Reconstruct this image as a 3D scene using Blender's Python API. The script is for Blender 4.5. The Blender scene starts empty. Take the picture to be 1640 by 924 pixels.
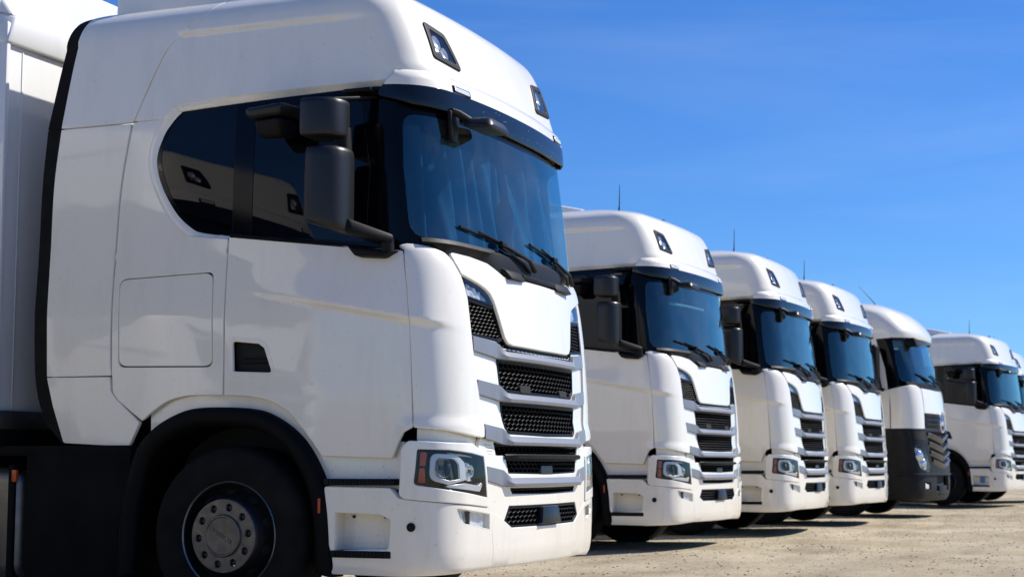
import bpy, bmesh, math, random
import numpy as np
from mathutils import Vector, Matrix, geometry
R = math.radians

# ------------------------------------------------------------------ camera, sky, sun, exposure
scene = bpy.context.scene
scene.render.resolution_x, scene.render.resolution_y = 1024, 576
col = bpy.context.collection

YAW, PITCH = R(22.032), R(6.033)
CAM_POS = Vector((3.486, -9.235, 0.882))
cam_data = bpy.data.cameras.new('camera')
cam = bpy.data.objects.new('camera', cam_data)
col.objects.link(cam)
cam.location = CAM_POS
cam.rotation_euler = (R(90) + PITCH, 0, YAW)
cam_data.sensor_width = 36
cam_data.lens = 2659.9 / 1640 * 36
cam_data.clip_end = 3000
cam_data.dof.use_dof = True
cam_data.dof.focus_distance = 9.4
cam_data.dof.aperture_fstop = 4.5
scene.camera = cam

SUN_AZ, SUN_EL = R(42), R(45)          # azimuth from +X (truck forward) towards +Y
sun_dir = Vector((math.cos(SUN_EL) * math.cos(SUN_AZ), math.cos(SUN_EL) * math.sin(SUN_AZ), math.sin(SUN_EL)))
world = bpy.data.worlds.new('World'); scene.world = world; world.use_nodes = True
wn = world.node_tree; wn.nodes.clear()
w_out = wn.nodes.new('ShaderNodeOutputWorld'); w_bg = wn.nodes.new('ShaderNodeBackground')
w_sky = wn.nodes.new('ShaderNodeTexSky'); w_sky.sky_type = 'NISHITA'; w_sky.sun_disc = False
w_sky.sun_elevation = SUN_EL; w_sky.sun_rotation = math.atan2(sun_dir.x, sun_dir.y)
w_sky.altitude = 200; w_sky.air_density = 1.0; w_sky.dust_density = 0.1; w_sky.ozone_density = 3.0
w_tint = wn.nodes.new('ShaderNodeMix'); w_tint.data_type = 'RGBA'; w_tint.blend_type = 'MULTIPLY'; w_tint.inputs['Factor'].default_value = 1
w_tint.inputs['B'].default_value = (.35, .60, .97, 1)          # deep clear-day blue, the same in every direction
w_hsv = wn.nodes.new('ShaderNodeHueSaturation'); w_hsv.inputs['Saturation'].default_value = 1.12
wn.links.new(w_sky.outputs[0], w_hsv.inputs['Color']); wn.links.new(w_hsv.outputs[0], w_tint.inputs['A']); wn.links.new(w_tint.outputs['Result'], w_bg.inputs['Color'])
# faint wisps of high cirrus
w_tc = wn.nodes.new('ShaderNodeTexCoord'); w_mp = wn.nodes.new('ShaderNodeMapping'); w_mp.inputs['Scale'].default_value = (1.2, 1.2, 9); w_mp.inputs['Rotation'].default_value = (R(12), R(9), R(30))
w_ns = wn.nodes.new('ShaderNodeTexNoise'); w_ns.inputs['Scale'].default_value = 1.7; w_ns.inputs['Detail'].default_value = 7; w_ns.inputs['Roughness'].default_value = .6; w_ns.inputs['Distortion'].default_value = .5
w_mr = wn.nodes.new('ShaderNodeMapRange'); w_mr.inputs['From Min'].default_value = .48; w_mr.inputs['From Max'].default_value = .85; w_mr.inputs['To Max'].default_value = .09
w_cl = wn.nodes.new('ShaderNodeMix'); w_cl.data_type = 'RGBA'; w_cl.inputs['B'].default_value = (6.5, 7.2, 8.2, 1)
wn.links.new(w_tc.outputs['Generated'], w_mp.inputs['Vector']); wn.links.new(w_mp.outputs['Vector'], w_ns.inputs['Vector']); wn.links.new(w_ns.outputs['Fac'], w_mr.inputs['Value'])
wn.links.new(w_mr.outputs['Result'], w_cl.inputs['Factor']); wn.links.new(w_tint.outputs['Result'], w_cl.inputs['A']); wn.links.new(w_cl.outputs['Result'], w_bg.inputs['Color'])
w_bg.inputs['Strength'].default_value = 0.11
wn.links.new(w_bg.outputs[0], w_out.inputs[0])

sun_data = bpy.data.lights.new('sun', 'SUN'); sun_data.energy = 5.0; sun_data.angle = R(0.5); sun_data.color = (1, .955, .88)
sun = bpy.data.objects.new('sun', sun_data); col.objects.link(sun)
sun.rotation_euler = sun_dir.to_track_quat('Z', 'Y').to_euler()
sun.location = (0, 0, 30)

vs = scene.view_settings
vs.view_transform = 'Standard'; vs.look = 'None'; vs.gamma = 1; vs.use_curve_mapping = False; vs.exposure = 0.32

# ------------------------------------------------------------------ materials
def node_mat(name):
    m = bpy.data.materials.new(name); m.use_nodes = True
    nt = m.node_tree; return m, nt, nt.nodes['Principled BSDF'], nt.nodes['Material Output']
def simple(name, colr, rough=.5, metal=0, coat=0, spec=.5, bump=0, bscale=200, var=0, vscale=6, specks=0):
    m, nt, b, o = node_mat(name)
    b.inputs['Base Color'].default_value = (*colr, 1); b.inputs['Roughness'].default_value = rough
    b.inputs['Metallic'].default_value = metal; b.inputs['Coat Weight'].default_value = coat
    b.inputs['Coat Roughness'].default_value = .03; b.inputs['Specular IOR Level'].default_value = spec
    tc = nt.nodes.new('ShaderNodeTexCoord')
    if var:
        n = nt.nodes.new('ShaderNodeTexNoise'); n.inputs['Scale'].default_value = vscale; n.inputs['Detail'].default_value = 6
        nt.links.new(tc.outputs['Object'], n.inputs['Vector'])
        mr = nt.nodes.new('ShaderNodeMapRange'); mr.inputs['From Min'].default_value = .35; mr.inputs['From Max'].default_value = .7
        mr.inputs['To Min'].default_value = 1 + var; mr.inputs['To Max'].default_value = 1 - var
        nt.links.new(n.outputs['Fac'], mr.inputs['Value'])
        mx = nt.nodes.new('ShaderNodeMix'); mx.data_type = 'RGBA'; mx.blend_type = 'MULTIPLY'; mx.inputs['Factor'].default_value = 1
        mx.inputs['A'].default_value = (*colr, 1); nt.links.new(mr.outputs['Result'], mx.inputs['B'])
        nt.links.new(mx.outputs['Result'], b.inputs['Base Color'])
        rr = nt.nodes.new('ShaderNodeMapRange'); rr.inputs['To Min'].default_value = max(rough - .08, .02); rr.inputs['To Max'].default_value = rough + .12
        nt.links.new(n.outputs['Fac'], rr.inputs['Value']); nt.links.new(rr.outputs['Result'], b.inputs['Roughness'])
    if specks:      # dried insects and grit
        vo = nt.nodes.new('ShaderNodeTexVoronoi'); vo.inputs['Scale'].default_value = 30; nt.links.new(tc.outputs['Object'], vo.inputs['Vector'])
        k = nt.nodes.new('ShaderNodeMapRange'); k.inputs['From Min'].default_value = .10; k.inputs['From Max'].default_value = .06; nt.links.new(vo.outputs['Distance'], k.inputs['Value'])
        q = nt.nodes.new('ShaderNodeTexNoise'); q.inputs['Scale'].default_value = 7; nt.links.new(tc.outputs['Object'], q.inputs['Vector'])
        g = nt.nodes.new('ShaderNodeMath'); g.operation = 'GREATER_THAN'; g.inputs[1].default_value = .55; nt.links.new(q.outputs['Fac'], g.inputs[0])
        mu = nt.nodes.new('ShaderNodeMath'); mu.operation = 'MULTIPLY'; nt.links.new(k.outputs['Result'], mu.inputs[0]); nt.links.new(g.outputs[0], mu.inputs[1])
        mx = nt.nodes.new('ShaderNodeMix'); mx.data_type = 'RGBA'; mx.inputs['A'].default_value = (*colr, 1); mx.inputs['B'].default_value = (.5, .47, .42, 1)
        nt.links.new(mu.outputs[0], mx.inputs['Factor']); nt.links.new(mx.outputs['Result'], b.inputs['Base Color'])
    if bump:
        n2 = nt.nodes.new('ShaderNodeTexNoise'); n2.inputs['Scale'].default_value = bscale; n2.inputs['Detail'].default_value = 3
        nt.links.new(tc.outputs['Object'], n2.inputs['Vector'])
        bp = nt.nodes.new('ShaderNodeBump'); bp.inputs['Strength'].default_value = bump; bp.inputs['Distance'].default_value = .002
        nt.links.new(n2.outputs['Fac'], bp.inputs['Height']); nt.links.new(bp.outputs['Normal'], b.inputs['Normal'])
    return m
def paint(name, colr, dirt=(.42, .36, .28), amount=.5):
    """car paint with road film: streaky grime and tiny specks"""
    m, nt, b, o = node_mat(name)
    b.inputs['Roughness'].default_value = .38; b.inputs['Coat Weight'].default_value = 1.0
    b.inputs['Coat Roughness'].default_value = .04; b.inputs['Coat IOR'].default_value = 1.6
    tc = nt.nodes.new('ShaderNodeTexCoord')
    mp = nt.nodes.new('ShaderNodeMapping'); mp.inputs['Scale'].default_value = (5, 5, 1.1); nt.links.new(tc.outputs['Object'], mp.inputs['Vector'])
    n = nt.nodes.new('ShaderNodeTexNoise'); n.inputs['Scale'].default_value = 1.6; n.inputs['Detail'].default_value = 8; n.inputs['Roughness'].default_value = .62
    nt.links.new(mp.outputs['Vector'], n.inputs['Vector'])
    r1 = nt.nodes.new('ShaderNodeMapRange'); r1.inputs['From Min'].default_value = .5; r1.inputs['From Max'].default_value = .8
    r1.inputs['To Max'].default_value = .22 * amount; nt.links.new(n.outputs['Fac'], r1.inputs['Value'])
    v = nt.nodes.new('ShaderNodeTexNoise'); v.inputs['Scale'].default_value = 55; v.inputs['Detail'].default_value = 2; nt.links.new(tc.outputs['Object'], v.inputs['Vector'])
    r3 = nt.nodes.new('ShaderNodeMapRange'); r3.inputs['From Min'].default_value = .69; r3.inputs['From Max'].default_value = .73; r3.inputs['To Max'].default_value = .5 * amount
    nt.links.new(v.outputs['Fac'], r3.inputs['Value'])
    a2 = nt.nodes.new('ShaderNodeMath'); a2.operation = 'ADD'; a2.use_clamp = True; nt.links.new(r1.outputs['Result'], a2.inputs[0]); nt.links.new(r3.outputs['Result'], a2.inputs[1])
    mx = nt.nodes.new('ShaderNodeMix'); mx.data_type = 'RGBA'; mx.inputs['A'].default_value = (*colr, 1); mx.inputs['B'].default_value = (*dirt, 1)
    nt.links.new(a2.outputs[0], mx.inputs['Factor']); nt.links.new(mx.outputs['Result'], b.inputs['Base Color'])
    rr = nt.nodes.new('ShaderNodeMapRange'); rr.inputs['From Max'].default_value = .3; rr.inputs['To Min'].default_value = .035; rr.inputs['To Max'].default_value = .3
    nt.links.new(a2.outputs[0], rr.inputs['Value']); nt.links.new(rr.outputs['Result'], b.inputs['Coat Roughness'])
    # long-wave unevenness of pressed panels, bends the reflections a little
    n3 = nt.nodes.new('ShaderNodeTexNoise'); n3.inputs['Scale'].default_value = 2.6; n3.inputs['Detail'].default_value = 1; nt.links.new(tc.outputs['Object'], n3.inputs['Vector'])
    bp = nt.nodes.new('ShaderNodeBump'); bp.inputs['Strength'].default_value = .25; bp.inputs['Distance'].default_value = .02
    nt.links.new(n3.outputs['Fac'], bp.inputs['Height']); nt.links.new(bp.outputs['Normal'], b.inputs['Coat Normal'])
    return m
def glass_sheet(name, tint, base=.05, rough=.0, dirt=0, refl=(1, 1, 1)):
    """thin pane: tinted see-through mixed with a mirror by viewing angle"""
    m = bpy.data.materials.new(name); m.use_nodes = True; nt = m.node_tree; nt.nodes.clear()
    o = nt.nodes.new('ShaderNodeOutputMaterial'); mix = nt.nodes.new('ShaderNodeMixShader')
    t = nt.nodes.new('ShaderNodeBsdfTransparent'); t.inputs[0].default_value = (*tint, 1)
    g = nt.nodes.new('ShaderNodeBsdfGlossy'); g.inputs['Roughness'].default_value = rough; g.inputs['Color'].default_value = (*refl, 1)
    lw = nt.nodes.new('ShaderNodeLayerWeight'); lw.inputs['Blend'].default_value = .5
    p = nt.nodes.new('ShaderNodeMath'); p.operation = 'POWER'; p.inputs[1].default_value = 4.5; nt.links.new(lw.outputs['Facing'], p.inputs[0])
    r = nt.nodes.new('ShaderNodeMapRange'); r.inputs['To Min'].default_value = base; r.inputs['To Max'].default_value = 1
    nt.links.new(p.outputs[0], r.inputs['Value']); nt.links.new(r.outputs['Result'], mix.inputs['Fac'])
    nt.links.new(t.outputs[0], mix.inputs[1]); nt.links.new(g.outputs[0], mix.inputs[2])
    last = mix
    if dirt:
        d = nt.nodes.new('ShaderNodeBsdfDiffuse'); d.inputs['Color'].default_value = (.75, .72, .66, 1)
        tc = nt.nodes.new('ShaderNodeTexCoord')
        a = nt.nodes.new('ShaderNodeTexNoise'); a.inputs['Scale'].default_value = 2.2; a.inputs['Detail'].default_value = 7; nt.links.new(tc.outputs['Object'], a.inputs['Vector'])
        q = nt.nodes.new('ShaderNodeMapRange'); q.inputs['From Min'].default_value = .45; q.inputs['From Max'].default_value = .85; q.inputs['To Max'].default_value = .10 * dirt
        nt.links.new(a.outputs['Fac'], q.inputs['Value'])
        v = nt.nodes.new('ShaderNodeTexVoronoi'); v.inputs['Scale'].default_value = 26; nt.links.new(tc.outputs['Object'], v.inputs['Vector'])
        k = nt.nodes.new('ShaderNodeMapRange'); k.inputs['From Min'].default_value = .085; k.inputs['From Max'].default_value = .045; k.inputs['To Max'].default_value = .42 * dirt
        nt.links.new(v.outputs['Distance'], k.inputs['Value'])
        n2 = nt.nodes.new('ShaderNodeTexNoise'); n2.inputs['Scale'].default_value = 5; nt.links.new(tc.outputs['Object'], n2.inputs['Vector'])
        k2 = nt.nodes.new('ShaderNodeMath'); k2.operation = 'GREATER_THAN'; k2.inputs[1].default_value = .56; nt.links.new(n2.outputs['Fac'], k2.inputs[0])
        k3 = nt.nodes.new('ShaderNodeMath'); k3.operation = 'MULTIPLY'; nt.links.new(k.outputs['Result'], k3.inputs[0]); nt.links.new(k2.outputs[0], k3.inputs[1])
        s = nt.nodes.new('ShaderNodeMath'); s.operation = 'ADD'; nt.links.new(q.outputs['Result'], s.inputs[0]); nt.links.new(k3.outputs[0], s.inputs[1])
        m2 = nt.nodes.new('ShaderNodeMixShader'); nt.links.new(s.outputs[0], m2.inputs['Fac']); nt.links.new(mix.outputs[0], m2.inputs[1]); nt.links.new(d.outputs[0], m2.inputs[2])
        last = m2
    nt.links.new(last.outputs[0], o.inputs[0]); return m

M = {}
M['white'] = paint('white_paint', (.87, .82, .71), amount=.75)
M['bumper_white'] = paint('bumper_white_paint', (.85, .805, .71), amount=1.2)
M['trailer_white'] = paint('trailer_white', (.72, .72, .70), amount=.9)
M['black'] = simple('black_plastic', (.0045, .0045, .005), .5, spec=.2, bump=.25, bscale=900, var=.25, vscale=9)
M['gloss_black'] = simple('gloss_black', (.002, .0022, .003), .10, spec=.18)
M['visor'] = simple('visor_smoke', (.006, .009, .015), .10, spec=.34, specks=1)
M['gap'] = simple('shadow_gap', (.006, .006, .006), .8)
M['rubber'] = simple('rubber', (.006, .0058, .0055), .8, spec=.2, bump=.4, bscale=120, var=.3, vscale=7)
M['silver'] = simple('silver_trim', (.20, .21, .235), .45, metal=.15, coat=.3, var=.06, vscale=12)
M['grille'] = simple('grille_black', (.0035, .0037, .0045), .42, spec=.14)
M['chrome'] = simple('lamp_chrome', (.82, .82, .81), .14, metal=.75)
M['guide'] = simple('light_guide', (.60, .60, .60), .25, metal=.2, coat=.6)
M['facet'] = simple('lamp_facet_chrome', (.78, .78, .78), .22, metal=.3)
M['amber'] = simple('amber_reflector', (.50, .065, .006), .35, coat=.2, bump=.8, bscale=250)
M['lens'] = glass_sheet('clear_lens', (.90, .92, .93), .035)
M['windscreen'] = glass_sheet('windscreen_glass', (.34, .52, .58), .095, dirt=.45, refl=(.72, 1, .98))
M['side_glass'] = simple('tinted_side_glass', (.002, .002, .003), .015, spec=.28)
M['rim'] = simple('dark_steel_rim', (.012, .012, .013), .42, metal=.3, var=.2, vscale=14)
M['rim_edge'] = simple('bare_rim_flange', (.20, .20, .21), .36, metal=.9, var=.15, vscale=20)
M['alu'] = simple('hub_aluminium', (.13, .12, .11), .42, metal=.8, var=.2, vscale=18)
M['tank'] = simple('tank_aluminium', (.20, .19, .175), .42, metal=.9, var=.1, vscale=10)
M['chassis'] = simple('chassis_black', (.004, .004, .004), .8, spec=.15, var=.3, vscale=5)
M['interior'] = simple('cab_interior', (.035, .036, .04), .8)
M['cloth'] = simple('curtain_cloth', (.030, .14, .24), .9, var=.1, vscale=20)
M['seat'] = simple('seat_cloth', (.06, .062, .07), .9)
M['grey_bumper'] = simple('grey_bumper_plastic', (.007, .0072, .008), .5, spec=.25, var=.2, vscale=8)
M['grey_slat'] = simple('grey_slat', (.035, .036, .04), .35, metal=.4, coat=.3)
M['sticker'] = simple('blue_sticker', (.05, .2, .5), .4)
M['bark'] = simple('bark', (.09, .065, .045), .9, var=.3)
M['leaf'] = simple('leaf', (.045, .085, .022), .6, var=.35, vscale=3)
M['stone'], _nt, _b, _o = node_mat('pebble')
_g = _nt.nodes.new('ShaderNodeNewGeometry'); _r = _nt.nodes.new('ShaderNodeValToRGB'); _e = _r.color_ramp.elements
_e[0].color = (.10, .085, .07, 1); _e[1].color = (.58, .52, .43, 1); _e.new(.35).color = (.24, .20, .155, 1); _e.new(.7).color = (.42, .365, .28, 1)
_nt.links.new(_g.outputs['Random Per Island'], _r.inputs['Fac']); _nt.links.new(_r.outputs['Color'], _b.inputs['Base Color']); _b.inputs['Roughness'].default_value = .9
M['matte_dark'] = simple('matte_dark', (.006, .007, .009), .35, spec=.3)
M['arch'] = simple('arch_black', (.0025, .0025, .003), .6, spec=.12)
M['shell'] = simple('mirror_shell', (.011, .0112, .012), .36, spec=.42, bump=.2, bscale=900)
M['strip'] = simple('pale_strip', (.62, .68, .62), .5)

# ------------------------------------------------------------------ mesh helpers
def tag(o, label=None, cat=None, group=None, kind=None):
    if label: o['label'] = label
    if cat: o['category'] = cat
    if group: o['group'] = group
    if kind: o['kind'] = kind
    return o
def empty(name, loc=(0, 0, 0), parent=None):
    o = bpy.data.objects.new(name, None); col.objects.link(o); o.location = loc; o.empty_display_size = .3; o.parent = parent
    return o
def link(name, me, mat, parent=None):
    if mat is not None and not me.materials: me.materials.append(mat)
    o = bpy.data.objects.new(name, me); col.objects.link(o); o.parent = parent
    return o
def copy_tree(o, parent=None):
    c = o.copy(); col.objects.link(c); c.parent = parent
    for ch in list(o.children): copy_tree(ch, c)
    return c
def mesh_raw(name, verts, faces, normals=None, sharp=None):
    me = bpy.data.meshes.new(name); me.from_pydata([tuple(map(float, v)) for v in verts], [], [tuple(int(i) for i in f) for f in faces]); me.update()
    me.polygons.foreach_set('use_smooth', [True] * len(me.polygons))
    if sharp is not None: me.set_sharp_from_angle(angle=R(sharp))
    if normals is not None: me.normals_split_custom_set_from_vertices([tuple(map(float, n)) for n in normals])
    return me
def flip_y(verts, faces, normals=None):
    v = np.array(verts, float); v[:, 1] *= -1
    f = [tuple(reversed(q)) for q in faces]
    if normals is None: return v, f, None
    n = np.array(normals, float); n[:, 1] *= -1
    return v, f, n
class MB:
    """collects simple solids into one mesh"""
    def __init__(s): s.v = []; s.f = []
    def add(s, v, f):
        o = len(s.v); s.v += [tuple(p) for p in v]; s.f += [tuple(i + o for i in q) for q in f]; return s
    def bm(s, bm):
        bm.verts.index_update(); s.add([v.co[:] for v in bm.verts], [[v.index for v in f.verts] for f in bm.faces]); bm.free(); return s
    def box(s, lo, hi, bev=.0, seg=2, mat4=None):
        b = bmesh.new(); bmesh.ops.create_cube(b, size=1)
        c = [(a + d) / 2 for a, d in zip(lo, hi)]; k = [d - a for a, d in zip(lo, hi)]
        for v in b.verts: v.co = Vector((v.co.x * k[0] + c[0], v.co.y * k[1] + c[1], v.co.z * k[2] + c[2]))
        if bev: bmesh.ops.bevel(b, geom=b.edges[:], offset=bev, segments=seg, profile=.5, affect='EDGES')
        if mat4 is not None: bmesh.ops.transform(b, matrix=mat4, verts=b.verts[:])
        bmesh.ops.recalc_face_normals(b, faces=b.faces[:]); return s.bm(b)
    def hull(s, corners, bev=.0, seg=2):
        """8 corners: bottom 4 (ccw from above) then top 4"""
        b = bmesh.new(); vs_ = [b.verts.new(c) for c in corners]
        for q in ((3, 2, 1, 0), (4, 5, 6, 7), (0, 1, 5, 4), (1, 2, 6, 5), (2, 3, 7, 6), (3, 0, 4, 7)): b.faces.new([vs_[i] for i in q])
        bmesh.ops.recalc_face_normals(b, faces=b.faces[:])
        if bev: bmesh.ops.bevel(b, geom=b.edges[:], offset=bev, segments=seg, profile=.5, affect='EDGES')
        return s.bm(b)
    def tube(s, pts, r, n=10, cap=True):
        pts = [Vector(p) for p in pts]; rs = r if isinstance(r, (list, tuple)) else [r] * len(pts)
        o = len(s.v); prev = None
        for i, p in enumerate(pts):
            t = (pts[min(i + 1, len(pts) - 1)] - pts[max(i - 1, 0)]).normalized()
            a = prev if prev is not None else (Vector((0, 0, 1)) if abs(t.z) < .9 else Vector((1, 0, 0)))
            u = (a - t * a.dot(t)).normalized(); w = t.cross(u); prev = u
            for k in range(n):
                an = 2 * math.pi * k / n; s.v.append(tuple(p + (u * math.cos(an) + w * math.sin(an)) * rs[i]))
        for i in range(len(pts) - 1):
            for k in range(n):
                s.f.append((o + i * n + k, o + i * n + (k + 1) % n, o + (i + 1) * n + (k + 1) % n, o + (i + 1) * n + k))
        if cap:
            s.f.append(tuple(o + k for k in reversed(range(n)))); s.f.append(tuple(o + (len(pts) - 1) * n + k for k in range(n)))
        return s
    def lathe(s, prof, n=48, centre=(0, 0, 0), sgn=-1):
        """profile (radius, depth) turned about the Y axis; depth towards sgn*Y"""
        o = len(s.v)
        for r_, d in prof:
            for k in range(n):
                an = 2 * math.pi * k / n; s.v.append((centre[0] + r_ * math.cos(an), centre[1] + sgn * d, centre[2] + r_ * math.sin(an)))
        for i in range(len(prof) - 1):
            for k in range(n):
                q = (o + i * n + k, o + i * n + (k + 1) % n, o + (i + 1) * n + (k + 1) % n, o + (i + 1) * n + k)
                s.f.append(q)
        return s
    def grid(s, rows, closed=False):
        o = len(s.v); m = len(rows[0])
        for r_ in rows: s.v += [tuple(p) for p in r_]
        for i in range(len(rows) - 1):
            for k in range(m if closed else m - 1):
                s.f.append((o + i * m + k, o + i * m + (k + 1) % m, o + (i + 1) * m + (k + 1) % m, o + (i + 1) * m + k))
        return s
    def mirrored(s):
        m = MB(); m.v = [(x, -y, z) for x, y, z in s.v]; m.f = [tuple(reversed(f)) for f in s.f]; return m
    def build(s, name, mat, parent=None, sharp=35, recalc=True):
        me = bpy.data.meshes.new(name); me.from_pydata(s.v, [], s.f); me.update()
        if recalc:
            b = bmesh.new(); b.from_mesh(me); bmesh.ops.recalc_face_normals(b, faces=b.faces[:]); b.to_mesh(me); b.free()
        me.polygons.foreach_set('use_smooth', [True] * len(me.polygons)); me.set_sharp_from_angle(angle=R(sharp))
        return link(name, me, mat, parent)

class Prof:
    """cubic Hermite through (v, value) pairs"""
    def __init__(s,pts):
        s.x=np.array([p[0] for p in pts],float); s.y=np.array([p[1] for p in pts],float)
        d=np.diff(s.y)/np.diff(s.x); m=np.empty(len(s.x)); m[0]=d[0]; m[-1]=d[-1]
        for i in range(1,len(d)): m[i]=0 if d[i-1]*d[i]<=0 else 2*d[i-1]*d[i]/(d[i-1]+d[i])
        s.m=m
    def __call__(s,v):
        v=np.clip(v,s.x[0],s.x[-1]); i=np.clip(np.searchsorted(s.x,v)-1,0,len(s.x)-2)
        h=s.x[i+1]-s.x[i]; t=(v-s.x[i])/h
        return (2*t**3-3*t**2+1)*s.y[i]+(t**3-2*t**2+t)*h*s.m[i]+(-2*t**3+3*t**2)*s.y[i+1]+(t**3-t**2)*h*s.m[i+1]
class Surf:
    """wrap-around body surface: s = 0 at the centre line of the front, negative towards the right flank; v = height-like"""
    def __init__(self,F,W,R,bow,Z=None,disp=None):
        self.F,self.W,self.R=Prof(F),Prof(W),Prof(R); self.bow=bow; self.Z=Prof(Z) if Z else None; self.disp=disp
    def par(self,v):
        F,W,R=self.F(v),self.W(v),self.R(v); y1=W-R; return F,W,R,y1,1.45*R
    def fx(self,F,y): return F-self.bow*(y/1.1)**2
    def raw(self,s,v):
        s=np.asarray(s,float); v=np.asarray(v,float)
        F,W,R,y1,L=self.par(v); sg=np.where(s<0,-1.,1.); a=np.abs(s)
        xf=self.fx(F,y1); k=.58*R; sl=-2*self.bow*y1/1.21; n=np.sqrt(1+sl*sl)
        t=np.clip((a-y1)/L,0,1); u=1-t
        bx=u**3*xf+3*u*u*t*(xf+sl/n*k)+3*u*t*t*(xf-R+k)+t**3*(xf-R)
        by=u**3*y1+3*u*u*t*(y1+k/n)+3*u*t*t*W+t**3*W
        x=np.where(a<=y1,self.fx(F,a),np.where(a<y1+L,bx,xf-R-(a-y1-L)))
        y=np.where(a<=y1,a,np.where(a<y1+L,by,W))
        z=self.Z(v) if self.Z else v
        return np.stack([x,y*sg,z+0*x],-1)
    def nraw(self,s,v,e=2e-3):
        a=self.raw(np.asarray(s)+e,v)-self.raw(np.asarray(s)-e,v); b=self.raw(s,np.asarray(v)+e)-self.raw(s,np.asarray(v)-e)
        n=np.cross(a,b); return n/np.maximum(np.linalg.norm(n,axis=-1,keepdims=True),1e-12)
    def P(self,s,v,off=0):
        p=self.raw(s,v)
        d=off
        if self.disp is not None: d=d+self.disp(p)
        if np.any(d): p=p+self.nraw(s,v)*np.broadcast_to(np.asarray(d,float),np.shape(p)[:-1])[...,None]
        return p
    def N(self,s,v,e=3e-3):
        s=np.asarray(s,float);v=np.asarray(v,float)
        a=self.P(s+e,v)-self.P(s-e,v); b=self.P(s,v+e)-self.P(s,v-e)
        n=np.cross(a,b); return n/np.maximum(np.linalg.norm(n,axis=-1,keepdims=True),1e-12)
    def sx(self,x,v,side=-1):
        F,W,R,y1,L=self.par(v); return side*(y1+L+(self.fx(F,y1)-R-x))
    def sc(self,t,v,side=-1):
        F,W,R,y1,L=self.par(v); return side*(y1+t*L)


def fillet(poly):
    """polygon of (a, b[, r]) -> list of (a, b) with rounded corners"""
    n = len(poly); out = []
    for i, p in enumerate(poly):
        r = p[2] if len(p) > 2 else 0
        if not r: out.append((p[0], p[1])); continue
        c = np.array(p[:2]); a = np.array(poly[i - 1][:2]) - c; b = np.array(poly[(i + 1) % n][:2]) - c
        la, lb = np.linalg.norm(a), np.linalg.norm(b); a, b = a / la, b / lb
        ang = math.acos(max(-1, min(1, float(a @ b)))); d = min(r / max(math.tan(ang / 2), 1e-6), .48 * la, .48 * lb)
        q0, q1 = c + a * d, c + b * d
        for t in np.linspace(0, 1, 7): out.append(tuple((1 - t) ** 2 * q0 + 2 * t * (1 - t) * c + t * t * q1))
    return out
def densify(poly, h):
    out = []; n = len(poly)
    for i in range(n):
        a, b = np.array(poly[i]), np.array(poly[(i + 1) % n]); k = max(1, int(math.ceil(np.linalg.norm(b - a) / h)))
        for j in range(k): out.append(a + (b - a) * j / k)
    return np.array(out)
def smooth_line(pts, k=6):
    """open Catmull-Rom through the points"""
    P = [np.array(p, float) for p in pts]; P = [2 * P[0] - P[1]] + P + [2 * P[-1] - P[-2]]; out = []
    for i in range(1, len(P) - 2):
        for j in range(k):
            t = j / k; a, b, c, d = P[i - 1], P[i], P[i + 1], P[i + 2]
            out.append(.5 * (2 * b + (c - a) * t + (2 * a - 5 * b + 4 * c - d) * t * t + (3 * b - a - 3 * c + d) * t ** 3))
    out.append(P[-2]); return out
def inside(pts, poly):
    x, y = pts[:, 0], pts[:, 1]; res = np.zeros(len(pts), bool); px, py = poly[:, 0], poly[:, 1]; qx, qy = np.roll(px, -1), np.roll(py, -1)
    for a, b, c, d in zip(px, py, qx, qy):
        m = (b > y) != (d > y)
        if d != b: res ^= m & (x < (c - a) * (y - b) / (d - b) + a)
    return res
def dist_poly(pts, poly):
    best = np.full(len(pts), 9.); n = len(poly)
    for i in range(n):
        a, b = poly[i], poly[(i + 1) % n]; d = b - a; L = d @ d
        if L < 1e-14: continue
        t = np.clip(((pts - a) @ d) / L, 0, 1); best = np.minimum(best, np.linalg.norm(pts - a - t[:, None] * d, axis=1))
    return best
def area(poly): return .5 * np.sum(poly[:, 0] * np.roll(poly[:, 1], -1) - np.roll(poly[:, 0], -1) * poly[:, 1])
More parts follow.
